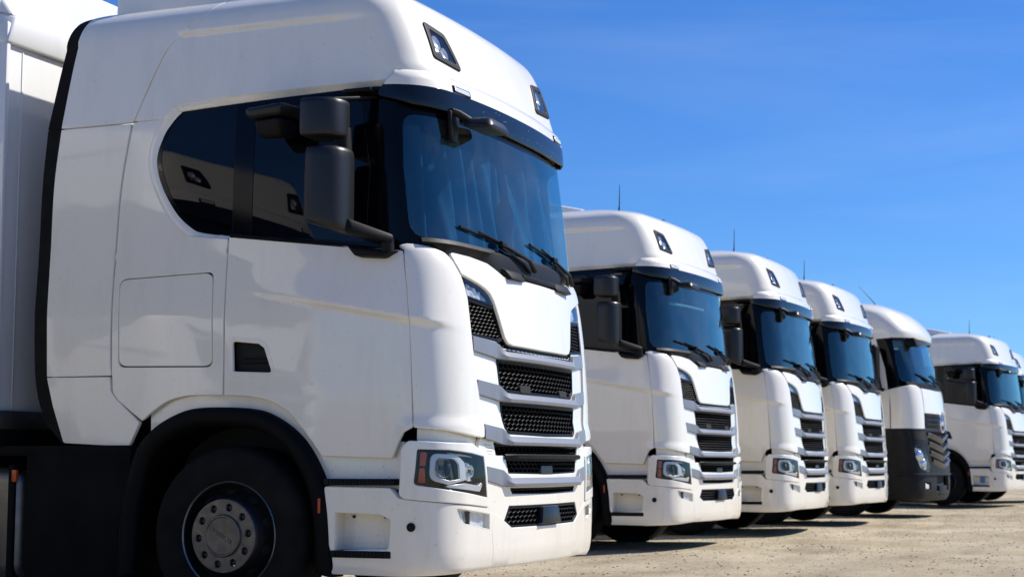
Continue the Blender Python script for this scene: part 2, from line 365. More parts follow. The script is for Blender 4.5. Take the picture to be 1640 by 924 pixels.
def patch_data(S, poly, holes=(), off=0., h=.03, rim=.022, edge=.003, round_edge=True):
    loops = []
    for k, pl in enumerate([poly] + list(holes)):
        q = densify(fillet(pl), h); a = area(q)
        if (a < 0) == (k == 0): q = q[::-1]
        # drop coincident neighbours
        keep = np.linalg.norm(q - np.roll(q, 1, axis=0), axis=1) > 1e-5
        loops.append(q[keep])
    lo, hi = loops[0].min(0), loops[0].max(0)
    gx, gy = np.meshgrid(np.arange(lo[0] + h / 2, hi[0], h), np.arange(lo[1] + h / 2, hi[1], h)); gx[1::2] += h / 2
    g = np.stack([gx.ravel(), gy.ravel()], 1); m = inside(g, loops[0])
    for l in loops[1:]: m &= ~inside(g, l)
    g = g[m]
    for l in loops:
        if len(g): g = g[dist_poly(g, l) > .45 * h]
    pts = list(map(tuple, np.concatenate(loops))); edges = []; o = 0
    for l in loops:
        n = len(l); edges += [(o + i, o + (i + 1) % n) for i in range(n)]; o += n
    nb = o; pts += list(map(tuple, g))
    V, E_, F_, ov, oe, of_ = geometry.delaunay_2d_cdt([Vector(p) for p in pts], edges, [], 0, 1e-6)
    P2 = np.array([tuple(v) for v in V]); F_ = np.array([tuple(f) for f in F_])
    cen = P2[F_].mean(1); m = inside(cen, loops[0])
    for l in loops[1:]: m &= ~inside(cen, l)
    F_ = F_[m]
    e1 = P2[F_[:, 1]] - P2[F_[:, 0]]; e2 = P2[F_[:, 2]] - P2[F_[:, 0]]
    neg = e1[:, 0] * e2[:, 1] - e1[:, 1] * e2[:, 0] < 0; F_[neg] = F_[neg][:, ::-1]
    inv = {}
    for i, lst in enumerate(ov):
        for j in lst: inv[j] = i
    P3 = S.P(P2[:, 0], P2[:, 1], off); N3 = S.N(P2[:, 0], P2[:, 1])
    verts = [P3]; norms = [N3]; faces = [tuple(f) for f in F_]; base = len(P3); o = 0
    for l in loops:
        n = len(l); ids = [inv[o + i] for i in range(n)]; o += n
        p, nn = P3[ids], N3[ids]; t = np.roll(p, -1, 0) - np.roll(p, 1, 0); t /= np.maximum(np.linalg.norm(t, axis=1, keepdims=True), 1e-9)
        out = np.cross(t, nn); out /= np.maximum(np.linalg.norm(out, axis=1, keepdims=True), 1e-9)
        r1 = p + out * edge - nn * edge * .7; n1 = (nn + 1.2 * out) / np.linalg.norm(nn + 1.2 * out, axis=1, keepdims=True)
        r2 = p + out * edge - nn * rim
        verts += [r1, r2]; norms += [n1, out]
        for i in range(n):
            j = (i + 1) % n
            faces.append((ids[j], ids[i], base + i, base + j)); faces.append((base + j, base + i, base + n + i, base + n + j))
        base += 2 * n
    return np.concatenate(verts), faces, np.concatenate(norms)
def patch(name, S, poly, mat, parent, holes=(), far=False, data=None, **kw):
    d = patch_data(S, poly, holes, **kw) if data is None else data
    if far: d = flip_y(*d)
    return link(name, mesh_raw(name, *d), mat, parent)
def pair(name, S, poly, mat, parents, holes=(), **kw):
    """the same panel on the near and the far flank"""
    d = patch_data(S, poly, holes, **kw)
    return [link(name, mesh_raw(name, *(d if i == 0 else flip_y(*d))), mat, p) for i, p in enumerate(parents)]
def facets(name, S, poly, off, mat, parent, far=False, h=.028, amp=.006, seed=1):
    """pressed lamp reflector: a skin of small tilted mirror facets"""
    v, f, n = patch_data(S, poly, off=off, h=h, rim=.004, edge=.0005)
    rg = np.random.default_rng(seed); v = v + n * (rg.random(len(v)) - .5)[:, None] * 2 * amp
    if far: v, f, n = flip_y(v, f, n)
    me = bpy.data.meshes.new(name); me.from_pydata([tuple(map(float, p)) for p in v], [], [tuple(int(i) for i in q) for q in f]); me.update()
    return link(name, me, mat, parent)
def sym(left): return list(left) + [(-p[0],) + tuple(p[1:]) for p in reversed(left) if abs(p[0]) > 1e-6]
def honeycomb(S, poly, off, cw=.058, ch=.026, wall=.0035, depth=.018):
    """staggered hexagonal openings in a thin moulding, clipped to the polygon by cell centre"""
    q = np.array(fillet(poly)); lo, hi = q.min(0), q.max(0); vs_, fs = [], []; r = 0; z = lo[1]
    while z < hi[1] + ch:
        y = lo[0] + (cw / 2 if r % 2 else 0)
        while y < hi[0] + cw:
            if inside(np.array([[y, z]]), q)[0]:
                hx = np.array([(-.5, -.22), (-.22, -.72), (.22, -.72), (.5, -.22), (.5, .22), (.22, .72), (-.22, .72), (-.5, .22)])
                hx = np.array([(-.5, -.30), (0, -.70), (.5, -.30), (.5, .30), (0, .70), (-.5, .30)])
                ou = hx * (cw, ch) + (y, z); inn = hx * (cw - 2 * wall, ch - 1.6 * wall) + (y, z)
                b = len(vs_)
                a1 = S.P(ou[:, 0], ou[:, 1], off); a2 = S.P(inn[:, 0], inn[:, 1], off + .002); a3 = S.P(inn[:, 0], inn[:, 1], off - depth)
                vs_ += [*a1, *a2, *a3]
                for i in range(6):
                    j = (i + 1) % 6; fs.append((b + i, b + j, b + 6 + j, b + 6 + i)); fs.append((b + 6 + i, b + 6 + j, b + 12 + j, b + 12 + i))
            y += cw
        z += ch; r += 1
    me = bpy.data.meshes.new('grille_mesh'); me.from_pydata([tuple(map(float, v)) for v in vs_], [], fs); me.update(); return me
def ring_data(S, poly, width, off, h=.03, rim=.02):
    q = np.array(fillet(poly)); c = q.mean(0)
    if area(q) < 0: q = q[::-1]
    n = len(q); t = np.roll(q, -1, 0) - np.roll(q, 1, 0); t /= np.maximum(np.linalg.norm(t, axis=1, keepdims=True), 1e-9); nin = np.stack([-t[:, 1], t[:, 0]], 1)
    inn = q + nin * width
    return patch_data(S, [tuple(p) for p in q], [[tuple(p) for p in inn]], off=off, h=h, rim=rim, edge=.002)

# ------------------------------------------------------------------ ground
def ground_material():
    m, nt, b, o = node_mat('dry_gravel_dirt'); L = nt.links.new
    tc = nt.nodes.new('ShaderNodeTexCoord')
    def noise(scale, detail=6, rough=.6, vec=None):
        n = nt.nodes.new('ShaderNodeTexNoise'); n.inputs['Scale'].default_value = scale; n.inputs['Detail'].default_value = detail; n.inputs['Roughness'].default_value = rough
        L(vec or tc.outputs['Object'], n.inputs['Vector']); return n.outputs['Fac']
    def ramp(fac, stops):
        r = nt.nodes.new('ShaderNodeValToRGB'); e = r.color_ramp.elements
        while len(e) < len(stops): e.new(.5)
        for k, (p, c) in enumerate(stops): e[k].position = p; e[k].color = (*c, 1)
        L(fac, r.inputs['Fac']); return r.outputs['Color']
    def mix(a, bb, fac, mode='MIX'):
        x = nt.nodes.new('ShaderNodeMix'); x.data_type = 'RGBA'; x.blend_type = mode
        L(a, x.inputs['A']); L(bb, x.inputs['B'])
        if isinstance(fac, float): x.inputs['Factor'].default_value = fac
        else: L(fac, x.inputs['Factor'])
        return x.outputs['Result']
    mp = nt.nodes.new('ShaderNodeMapping'); mp.inputs['Scale'].default_value = (.9, .22, 1); mp.inputs['Rotation'].default_value = (0, 0, R(68)); L(tc.outputs['Object'], mp.inputs['Vector'])
    big = ramp(noise(.55, 8, .65), [(.3, (.30, .24, .15)), (.5, (.43, .365, .25)), (.72, (.52, .46, .34))])
    tracks = ramp(noise(1.5, 5, .55, mp.outputs['Vector']), [(.36, (.74, .72, .69)), (.5, (.95, .94, .93)), (.64, (1.06, 1.05, 1.03))])
    c = mix(big, tracks, 1.0, 'MULTIPLY')
    fine = ramp(noise(38, 6, .7), [(.3, (.62, .60, .58)), (.5, (1, 1, 1)), (.7, (1.25, 1.22, 1.18))])
    c = mix(c, fine, .8, 'MULTIPLY')
    v = nt.nodes.new('ShaderNodeTexVoronoi'); v.inputs['Scale'].default_value = 42; v.inputs['Randomness'].default_value = 1; L(tc.outputs['Object'], v.inputs['Vector'])
    stones = ramp(v.outputs['Distance'], [(.0, (1, 1, 1)), (.28, (1, 1, 1)), (.36, (0, 0, 0))])
    sc_ = nt.nodes.new('ShaderNodeSeparateColor'); L(v.outputs['Color'], sc_.inputs[0])
    th = nt.nodes.new('ShaderNodeMath'); th.operation = 'GREATER_THAN'; th.inputs[1].default_value = .72; L(sc_.outputs[0], th.inputs[0])
    sm = nt.nodes.new('ShaderNodeMath'); sm.operation = 'MULTIPLY'; L(stones, sm.inputs[0]); L(th.outputs[0], sm.inputs[1])
    scol = ramp(sc_.outputs[1], [(0, (.13, .105, .075)), (.45, (.24, .19, .14)), (1, (.50, .44, .36))])
    c = mix(c, scol, sm.outputs[0])
    L(c, b.inputs['Base Color']); b.inputs['Roughness'].default_value = .95; b.inputs['Specular IOR Level'].default_value = .2
    b1 = nt.nodes.new('ShaderNodeBump'); b1.inputs['Strength'].default_value = .9; b1.inputs['Distance'].default_value = .03; L(noise(9, 8, .7), b1.inputs['Height'])
    b2 = nt.nodes.new('ShaderNodeBump'); b2.inputs['Strength'].default_value = .8; b2.inputs['Distance'].default_value = .012; L(sm.outputs[0], b2.inputs['Height']); L(b1.outputs['Normal'], b2.inputs['Normal'])
    L(b2.outputs['Normal'], b.inputs['Normal'])
    return m
def hump(x, y): return .018 * (math.sin(.9 * x + .7 * y) * math.sin(.53 * y - .4 * x) + .6 * math.sin(2.3 * x + 1.1) * math.sin(1.7 * y + .4)) - .012
xs = [-900, -300, -120, -60, -35] + list(np.arange(-24, 14.1, .4)) + [25, 60, 150, 400, 900]
ys = [-600, -200, -80, -40, -24] + list(np.arange(-14, 44.1, .4)) + [55, 80, 140, 300, 700, 1600]
gv = [(x, y, hump(x, y) if -20 < x < 12 and -12 < y < 42 else -.012) for y in ys for x in xs]
nx = len(xs); gf = [(j * nx + i, j * nx + i + 1, (j + 1) * nx + i + 1, (j + 1) * nx + i) for j in range(len(ys) - 1) for i in range(nx - 1)]
M['ground'] = ground_material()
tag(link('ground', mesh_raw('ground', gv, gf), M['ground']), kind='structure')

# loose stones lying on the yard (nobody could count them)
rng = random.Random(5)
def pebble_mesh(n):
    vs_, fs = [], []
    for _ in range(n):
        while True:
            y = 1.5 + 34 * rng.random() ** 1.35; x = -9 + 15 * rng.random()
            if x > -.28 * (y + 9.2) + .2: break
        r = .004 + .011 * rng.random() ** 3; z = hump(x, y)
        b = len(vs_); k = 6; a0 = rng.random() * 6.28; ex = .7 + .6 * rng.random()
        for lvl, (rr, zz) in enumerate(((1.0, -.2), (.75, .40))):
            for i in range(k):
                a = a0 + 6.283 * i / k; q = r * rr * (.75 + .5 * rng.random())
                vs_.append((x + q * math.cos(a) * ex, y + q * math.sin(a), z + zz * r * (.8 + .4 * rng.random())))
        vs_.append((x, y, z + .55 * r))
        for i in range(k):
            j = (i + 1) % k; fs += [(b + i, b + j, b + k + j, b + k + i), (b + k + i, b + k + j, b + 2 * k)]
    me = bpy.data.meshes.new('pebbles'); me.from_pydata(vs_, [], fs); me.update(); return me
tag(link('pebbles', pebble_mesh(20000), M['stone']), 'small loose stones scattered over the dry dirt yard', 'gravel', kind='stuff')

# ------------------------------------------------------------------ body surfaces of the white tractors
def ss(a, b, x): t = np.clip((x - a) / (b - a), 0, 1); return t * t * (3 - 2 * t)
def mid_disp(p):
    x, y, z = p[..., 0], np.abs(p[..., 1]), p[..., 2]
    zc = 1.885 - .187 * (x + 1.503)                         # feature line that drops towards the front
    amp = .020 * ss(-1.55, -.7, x) * (1 - ss(-.30, -.13, x)) * ss(.6, 1.0, y)
    up = np.exp(-np.clip(z - zc, 0, 9) / .16) * (z >= zc) + (1 - ss(0, .045, zc - z)) * (z < zc)
    lip = .014 * (1 - ss(1.07, 1.15, z)) * ss(-.45, -.33, x)   # kick-out at the foot of the corner panel
    return amp * up + lip
def roof_disp(p):
    x, z = p[..., 0], p[..., 2]
    return .014 * ss(3.365, 3.395, z) * (1 - ss(3.42, 3.62, z)) * (1 - ss(-.95, -.55, x)) * ss(.9, 1.0, np.abs(p[..., 1]))
LOW = Surf([(.28, -.075), (.33, -.04), (.42, -.025), (.6, -.02), (.8, -.02), (1.02, -.03)], [(.28, 1.225), (.35, 1.245), (.5, 1.25), (1.02, 1.25)], [(.28, .27), (1.02, .27)], .10)
MID = Surf([(.88, -.035), (1.2, -.04), (1.5, -.055), (1.8, -.085), (1.95, -.11), (2.03, -.14), (2.08, -.19)], [(.88, 1.212), (1.3, 1.222), (1.7, 1.225), (2.0, 1.205), (2.2, 1.19), (2.95, 1.165)], [(.88, .28), (2.2, .30)], .10, disp=mid_disp)
UP = Surf([(2.0, -.125), (2.4, -.165), (2.95, -.225)], [(2.0, 1.175), (2.5, 1.165), (2.98, 1.14)], [(2.0, .30), (2.98, .32)], .12)
VIS = Surf([(2.78, -.19), (2.86, -.185), (3.0, -.205), (3.04, -.23), (3.07, -.27), (3.1, -.33)], [(2.78, 1.17), (2.9, 1.185), (3.02, 1.185), (3.06, 1.165), (3.1, 1.12)], [(2.78, .33), (3.1, .33)], .10)
RF = Surf([(2.88, -.30), (3.05, -.29), (3.13, -.31), (3.4, -.405), (3.52, -.47), (3.6, -.56), (3.7, -.70), (3.9, -.92), (4.2, -1.25)],
          [(2.88, 1.17), (3.13, 1.16), (3.38, 1.145), (3.44, 1.135), (3.52, 1.105), (3.6, 1.05), (3.7, .96), (3.9, .76), (4.2, .4)],
          [(2.88, .32), (3.1, .27), (3.4, .26), (3.52, .27), (3.7, .34), (3.9, .32), (4.2, .25)], .06,
          Z=[(2.88, 2.88), (3.4, 3.4), (3.52, 3.51), (3.6, 3.565), (3.7, 3.605), (3.9, 3.65), (4.2, 3.68)], disp=roof_disp)
def sxo(S, pts):
    """open run of flank points (x, z) -> (s, z), subdivided so that straight lines stay straight"""
    out = []
    for i, p in enumerate(pts):
        if i:
            a, b = np.array(pts[i - 1][:2]), np.array(p[:2]); k = max(1, int(np.linalg.norm(b - a) / .04))
            out += [tuple(a + (b - a) * j / k) for j in range(1, k)]
        out.append(tuple(p[:2]))
    return [(float(S.sx(p[0], p[1])), p[1]) for p in out]
def sx(S, pts): return [(float(S.sx(p[0], p[1])), float(p[1])) for p in densify(fillet(pts), .04)]
def curve(pts, k=5): return [tuple(float(c) for c in p) for p in smooth_line(pts, k)]

def make_wheel(parent, centre, name='wheel', hub=True, flip=False):
    """steer wheel; outer face towards -Y"""
    w = empty(name, centre, parent)
    if flip: w.rotation_euler.z = math.pi
    t = MB().lathe([(.285, .0), (.292, .012), (.30, .018), (.36, .028), (.42, .034), (.458, .026), (.482, .004), (.491, -.02), (.4935, -.06), (.4935, -.235), (.482, -.285), (.43, -.31), (.30, -.30)], 96)
    tyre = t.build('tyre', M['rubber'], w)
    gr = MB()
    for yy in (.075, .125, .175, .225): gr.lathe([(.4945, -yy), (.4945, -yy - .012)], 96)
    tag(gr.build('tread_groove', M['gap'], w), kind='stuff')
    rim = MB().lathe([(.298, .010), (.300, .016), (.296, .019), (.289, .014), (.284, .0), (.278, -.03), (.272, -.052), (.262, -.06), (.250, -.050), (.228, -.005), (.210, .045), (.202, .062), (.19, .066)], 96).build('rim', M['rim'], w, sharp=50)
    MB().lathe([(.299, .012), (.3005, .017), (.2965, .021), (.290, .0165)], 96).build('rim_flange', M['rim_edge'], w)
    if hub:
        for k in range(10):                      # ventilation openings in the wheel disc
            a = 2 * math.pi * (k + .5) / 10; c = Vector((.238 * math.cos(a), .016, .238 * math.sin(a))); hh = MB()
            ax = Vector((math.cos(a), 0, math.sin(a))); tn = Vector((-math.sin(a), 0, math.cos(a)))
            for i in range(16):
                b = 2 * math.pi * i / 16; hh.v.append(tuple(c + (ax * .018 + Vector((0, .036, 0))) * math.cos(b) * .8 + tn * .030 * math.sin(b) + ax * .004 + Vector((0, -.003, 0))))
            hh.f.append(tuple(range(16))); hh.build('hand_hole', M['gap'], w)
    if hub:
        # aluminium nut ring with ten bores, then the lettered cap
        ring_s = []
        nn = 10; seg = 120
        b = bmesh.new()
        holes = [(.158 * math.cos(2 * math.pi * k / nn + .1), .158 * math.sin(2 * math.pi * k / nn + .1)) for k in range(nn)]
        class Flat:
            def P(self, s, v, off=0): s = np.asarray(s, float); v = np.asarray(v, float); return np.stack([s, -(0 * s + .072 + off), v], -1)
            def N(self, s, v): s = np.asarray(s, float); return np.stack([0 * s, 0 * s - 1, 0 * s], -1)
        circ = lambda cx, cz, r, n: [(cx + r * math.cos(2 * math.pi * i / n), cz + r * math.sin(2 * math.pi * i / n)) for i in range(n)]
        d = patch_data(Flat(), circ(0, 0, .198, 72), [circ(0, 0, .118, 48)] + [circ(x, z, .0235, 18) for x, z in holes], h=.02, rim=.03, edge=.003)
        hr = link('hub_ring', mesh_raw('hub_ring', *d), M['alu'], w)
        nut = None
        for x, z in holes:
            if nut is None: nut = MB().lathe([(.0, -.012), (.012, -.0125), (.0165, -.018), (.017, -.04)], 6).build('wheel_nut', M['rim'], w); nb = nut
            else: nb = nut.copy(); col.objects.link(nb)
            nb.location = (x, -.068, z)
        cap = MB().lathe([(.117, -.01), (.1165, .012), (.112, .018), (.104, .0185), (.100, .014), (.0, .0135)], 72, (0, -.068, 0)).build('hub_cap', M['alu'], w, sharp=40)
        cu = bpy.data.curves.new('lettering', 'FONT'); cu.body = 'SCANIA'; cu.size = .036; cu.align_x = 'CENTER'; cu.align_y = 'CENTER'; cu.extrude = .003; cu.space_character = 1.15
        to = bpy.data.objects.new('tmp', cu); col.objects.link(to)
        me = bpy.data.meshes.new_from_object(to.evaluated_get(bpy.context.evaluated_depsgraph_get())); bpy.data.objects.remove(to)
        lo = link('lettering', me, M['alu'], w); lo.location = (0, -.0825, 0); lo.rotation_euler = (R(90), R(-150), 0)
    else:
        MB().lathe([(.19, .066), (.13, .068), (.12, .085), (.0, .087)], 48).build('hub_cap', M['rim'], w)
    return w

def make_tractor(curtains=True):
    T = empty('truck')
    # ---- dark inner shell that closes the gaps between the panels
    sh = MB()
    for S, z0, z1, off, xb in ((MID, 1.14, 2.04, -.05, -2.22), (LOW, .40, 1.0, -.15, -.78)):
        rows = []
        for z in np.linspace(z0, z1, 5):
            a = float(S.sx(xb, z)); s = np.concatenate([np.linspace(a, -1.0, 8), np.linspace(-.95, .95, 11), np.linspace(1.0, -a, 8)])
            rows.append(S.P(s, 0 * s + z, off))
        sh.grid(rows)
    sh.box((-2.24, -1.06, .98), (-2.18, 1.06, 3.35)); sh.box((-2.2, -.78, 1.02), (-.3, .78, 1.06))
    sh.build('inner_shell', M['gap'], T)

    # ---- doors
    SHUT_LO = curve([(-2.245, 1.45), (-2.252, 1.94), (-2.247, 2.305), (-2.228, 2.561), (-2.178, 2.868)])[:-1]
    SHUT_UP = curve([(-2.165, 2.886), (-2.035, 3.158), (-1.96, 3.29), (-1.90, 3.352), (-1.80, 3.393), (-1.74, 3.45), (-1.667, 3.56), (-1.58, 3.75)])
    vent = [(-1.452, 1.571, .02), (-1.274, 1.552, .02), (-1.238, 1.527, .02), (-1.184, 1.38, .02), (-1.444, 1.392, .02)]
    dpoly = sx(MID, [(-1.494, 2.163, .006), (-.43, 2.028), *curve([(-.42, 2.026), (-.381, 1.793), (-.36, 1.557), (-.345, 1.12)], 3), (-.339, 1.085, .02), (-.39, 1.055, .02), (-.418, 1.005), (-.455, .919, .015), (-.875, .932, .01), *curve([(-.932, 1.008), (-1.05, 1.145), (-1.12, 1.195), (-1.209, 1.236), (-1.329, 1.262), (-1.49, 1.27)], 4)])
    doors = pair('door', MID, dpoly, M['white'], [T, T], [sx(MID, vent)], h=.017, edge=.005)
    # pull recess with grab bar
    for i, dd in enumerate(doors):
        q = densify(fillet(sx(MID, vent)), .02); a = MID.P(q[:, 0], q[:, 1], -.015); c = MID.P(q[:, 0], q[:, 1], -.07)
        m = MB().grid([a, c], closed=True); m.f.append(tuple(range(len(q), 2 * len(q))))
        hb = MB().box((-1.40, -1.19, 1.44), (-1.235, -1.165, 1.47), .008)
        if i: m, hb = m.mirrored(), hb.mirrored()
        m.build('handle_recess', M['gloss_black'], dd); hb.build('door_handle', M['black'], dd)
    # raised moulding round the pull recess
    rimp = [(-1.468, 1.588, .03), (-1.262, 1.568, .03), (-1.222, 1.535, .03), (-1.160, 1.366, .03), (-1.46, 1.376, .03)]
    d = patch_data(MID, sx(MID, rimp), [sx(MID, [(p[0] + (.006 if p[0] < -1.3 else -.008), p[1] + (.007 if p[1] < 1.45 else -.008), .02) for p in rimp])], off=.003, h=.03, rim=.006, edge=.004)
    for i, dd in enumerate(doors): link('recess_moulding', mesh_raw('recess_moulding', *(d if i == 0 else flip_y(*d))), M['white'], dd)

    # ---- rear quarter panels with a locker lid
    lid = [(-2.215, 1.945, .05), (-1.588, 1.962, .05), (-1.574, 1.428, .05), (-2.2, 1.44, .05)]
    def grow(p, d): c = np.mean([q[:2] for q in p], axis=0); return [(q[0] + d * math.copysign(1, q[0] - c[0]), q[1] + d * math.copysign(1, q[1] - c[1]), q[2]) for q in p]
    bev_o = [(-1.975, 2.877), (-2.035, 2.787), (-2.065, 2.642), (-2.018, 2.474), (-1.92, 2.304), (-1.82, 2.208), (-1.757, 2.176), (-1.51, 2.147)]
    arch_top = curve([(-1.51, 1.27), (-1.68, 1.272), (-1.78, 1.264), (-1.88, 1.236), (-1.983, 1.174), (-2.036, 1.132)], 4)
    qpoly = [(-2.175, 2.872)] + [tuple(p) for p in smooth_line(bev_o, 4)] + arch_top + [(-2.20, 1.252, .03), (-2.236, 1.30, .03)] + SHUT_LO
    qs = pair('side_panel', MID, sx(MID, qpoly), M['white'], [T, T], [sx(MID, grow(lid, .008))], h=.04, edge=.004)
    pair('locker_lid', MID, sx(MID, grow(lid, -.006)), M['white'], qs, h=.05, edge=.003)

    # ---- chamfer round the side glass
    outer = [(-.50, 2.99), (-1.159, 2.985), (-1.80, 2.968), (-1.925, 2.945), (-1.985, 2.875), (-2.038, 2.787), (-2.066, 2.642), (-2.02, 2.474), (-1.92, 2.303), (-1.82, 2.206), (-1.757, 2.174), (-1.51, 2.142)]
    inner = [(-.487, 2.952), (-1.16, 2.932), (-1.79, 2.90), (-1.835, 2.893), (-1.885, 2.845), (-1.932, 2.775), (-1.967, 2.650), (-1.925, 2.503), (-1.824, 2.338), (-1.717, 2.242), (-1.633, 2.209), (-1.50, 2.180)]
    o2, i2 = np.array(smooth_line(outer, 8)), np.array(smooth_line(inner, 8)); m = MB()
    yo = lambda p: np.stack([p[:, 0], np.where(p[:, 1] > 2.9, -RF.W(np.maximum(p[:, 1], 2.88)), -MID.W(p[:, 1])) , p[:, 1]], 1)
    a = yo(o2); b = np.stack([i2[:, 0], -UP.W(np.clip(i2[:, 1], 2.0, 2.98)) + .012, i2[:, 1]], 1)
    a[:, 1] += .002
    rows = [a + (0, .02, 0), a + (0, .003, 0), a * .93 + b * .07 + (0, -.002, 0), a * .5 + b * .5, b * .95 + a * .05, b + (0, .03, 0)]
    m.grid(rows)
    for i in (0, 1): (m if i == 0 else m.mirrored()).build('window_surround', M['white'], T, sharp=60)

    # ---- black greenhouse frame, side panes
    fr = [(-.60, 2.985), (-1.16, 2.965), (-1.88, 2.95), (-2.02, 2.80), (-2.04, 2.64), (-1.98, 2.42), (-1.85, 2.20), (-1.68, 2.12), (-1.49, 2.10), (-.43, 1.99), (-.40, 1.99)]
    pane_r = [(-1.49, 2.925)] + curve([(-1.83, 2.912), (-1.90, 2.86), (-1.955, 2.765), (-1.985, 2.65), (-1.945, 2.505), (-1.85, 2.33), (-1.74, 2.225), (-1.62, 2.185)], 3) + [(-1.49, 2.16)]
    pane_d = [(-.70, 2.92, .03), (-1.365, 2.895, .02), (-1.365, 2.165, .02), (-.64, 2.085, .03), (-.62, 2.5)]
    we = lambda z: (float(UP.sc(.76, z)), z)
    frame_poly = [we(2.985)] + sxo(UP, fr) + [we(2.06), we(2.3), we(2.6), we(2.8)]
    fs = pair('window_frame', UP, frame_poly, M['gloss_black'], [T, T], [sx(UP, pane_r), sx(UP, pane_d)], h=.05, rim=.03)
    def shrink(p): return p
    pair('side_window', UP, sx(UP, pane_d), M['side_glass'], fs, off=-.003, h=.06, edge=.0005, rim=.008)
    pair('rear_side_window', UP, sx(UP, pane_r), M['side_glass'], fs, off=-.002, h=.06, edge=.0005, rim=.008)
    # window rubber at the sill
    m = MB(); xs_ = np.linspace(-1.49, -.45, 12); zz = 2.172 - (xs_ + 1.488) * .1335
    m.grid([np.stack([xs_, 0 * xs_ - 1.188, zz - .018], 1), np.stack([xs_, 0 * xs_ - 1.203, zz - .010], 1), np.stack([xs_, 0 * xs_ - 1.200, zz + .004], 1), np.stack([xs_, 0 * xs_ - 1.178, zz + .012], 1)])
    for i in (0, 1): (m if i == 0 else m.mirrored()).build('window_seal', M['rubber'], doors[i])

    # ---- windscreen
    g = lambda t, z: float(UP.sc(t, z))
    wp = sym([(0, 2.775), (g(.70, 2.80), 2.80, .08), (g(.735, 2.5), 2.5), (g(.72, 2.115), 2.115, .10), (-.8, 2.10), (0, 2.09)])
    d = patch_data(UP, wp, h=.035, rim=.006, edge=.002)
    link('windscreen', mesh_raw('windscreen', *d), M['windscreen'], T)
    band = sym([(0, 2.985), (g(.77, 2.985), 2.985), (g(.77, 2.5), 2.5), (g(.77, 2.06), 2.06), (0, 2.04)])
    hole = sym([(0, 2.778), (g(.695, 2.803), 2.803, .08), (g(.73, 2.5), 2.5), (g(.715, 2.112), 2.112, .10), (-.8, 2.097), (0, 2.087)])
    sr = link('windscreen_seal', mesh_raw('windscreen_seal', *patch_data(UP, band, [hole], off=-.004, h=.04, rim=.012, edge=.002)), M['gloss_black'], T)

    # ---- interior seen through the windscreen
    it = empty('cab_interior', (0, 0, 0), T)
    MB().box((-.95, -1.10, 1.5), (-.36, 1.10, 2.02), .06).build('dashboard', M['interior'], it)
    MB().box((-2.16, -1.12, 1.1), (-2.12, 1.12, 2.95)).box((-2.15, -1.12, 2.93), (-.4, 1.12, 2.96)).build('headliner', M['interior'], it)
    for y in (-.62, .62):
        s_ = MB().box((-1.52, y - .26, 1.5), (-1.38, y + .26, 2.25), .05).box((-1.5, y - .15, 2.27), (-1.4, y + .15, 2.45), .04); s_.build('seat', M['seat'], it)
    m = MB(); th = np.linspace(0, 2 * math.pi, 33)
    m.tube([(-.98 + .09 * math.sin(a), .62 + .23 * math.cos(a), 2.02 + .20 * math.sin(a)) for a in th], .014, 8, cap=False); m.build('steering_wheel', M['interior'], it)
    if curtains:
        # two drawn curtains, gathered folds, parted a little off centre
        for k, (y0, y1) in enumerate(((-1.03, -.06), (.02, 1.03))):
            rows = []; ys_ = np.linspace(y0, y1, 150); rr = np.random.default_rng(4 + k); ph = rr.random(6) * 6
            for t in np.linspace(1, 0, 20):
                z = 2.90 - .84 * t
                sq = 1 - .22 * t * (1 if k == 0 else .6) * np.sin(np.pi * t * .7)
                yy = (ys_ - (y0 if k == 0 else y1)) * sq + (y0 if k == 0 else y1)
                fold = .030 * np.sin(yy * 38 + ph[0] + .8 * t) + .018 * np.sin(yy * 61 + ph[1] - 1.4 * t) + .022 * np.sin(yy * 17 + ph[2] + 2 * t)
                xx = UP.fx(UP.F(z), yy) - .12 - .55 * np.clip(np.abs(yy) - .78, 0, 1) ** 1.2 + fold
                top = 2.715 + .028 * np.abs(np.sin(yy * 9 + ph[3])) - .05 * np.cos(yy * 2.2); rows.append(np.stack([xx, yy, top + (2.06 - top) * t], 1))
            MB().grid(rows).build('curtain', M['cloth'], it, sharp=80, recalc=False)
    else:
        MB().box((-.62, -1.0, 2.02), (-.48, -.72, 2.06), .01).box((-.58, .1, 2.02), (-.42, .42, 2.045), .01).build('papers', M['white'], it)

    # ---- scuttle (black cowl under the glass), wiper covers, wipers
    s = np.linspace(-1.13, 1.13, 65); aS = np.abs(s)
    hood_top = np.where(aS < .46, 1.955, 1.955 + .073 * ss(.46, .66, aS)) + .03 * ss(.95, 1.12, aS)
    r0 = MID.P(s, np.minimum(hood_top - .02, 2.07), -.012); r1 = MID.P(s, np.minimum(hood_top + .012, 2.075), -.004)
    zt = 2.095 + .012 * (aS / 1.1) ** 2; r2 = UP.P(s * 1.0, zt - .025, .022); r3 = UP.P(s * 1.0, zt, .010); r4 = UP.P(s, zt + .004, -.01)
    cw = MB().grid([r0, r1, r2, r3, r4]).build('scuttle', M['black'], T, sharp=50)
    for y0, y1, zc in ((-.44, -.20, 1.965), (.34, .62, 1.968)):
        x0 = float(MID.fx(MID.F(1.96), (y0 + y1) / 2))
        MB().hull([(x0 - .03, y0, zc - .03), (x0 + .045, y0 + .02, zc - .02), (x0 + .045, y1 - .01, zc - .02), (x0 - .03, y1, zc - .03),
                   (x0 - .08, y0 - .03, zc + .075), (x0 + .012, y0 - .01, zc + .028), (x0 + .012, y1, zc + .028), (x0 - .08, y1 + .02, zc + .075)], .008).build('wiper_cover', M['black'], cw)
    MB().box((-.15, -.2, 1.965), (-.095, .34, 1.99), .006).build('cowl_trim', M['black'], cw)
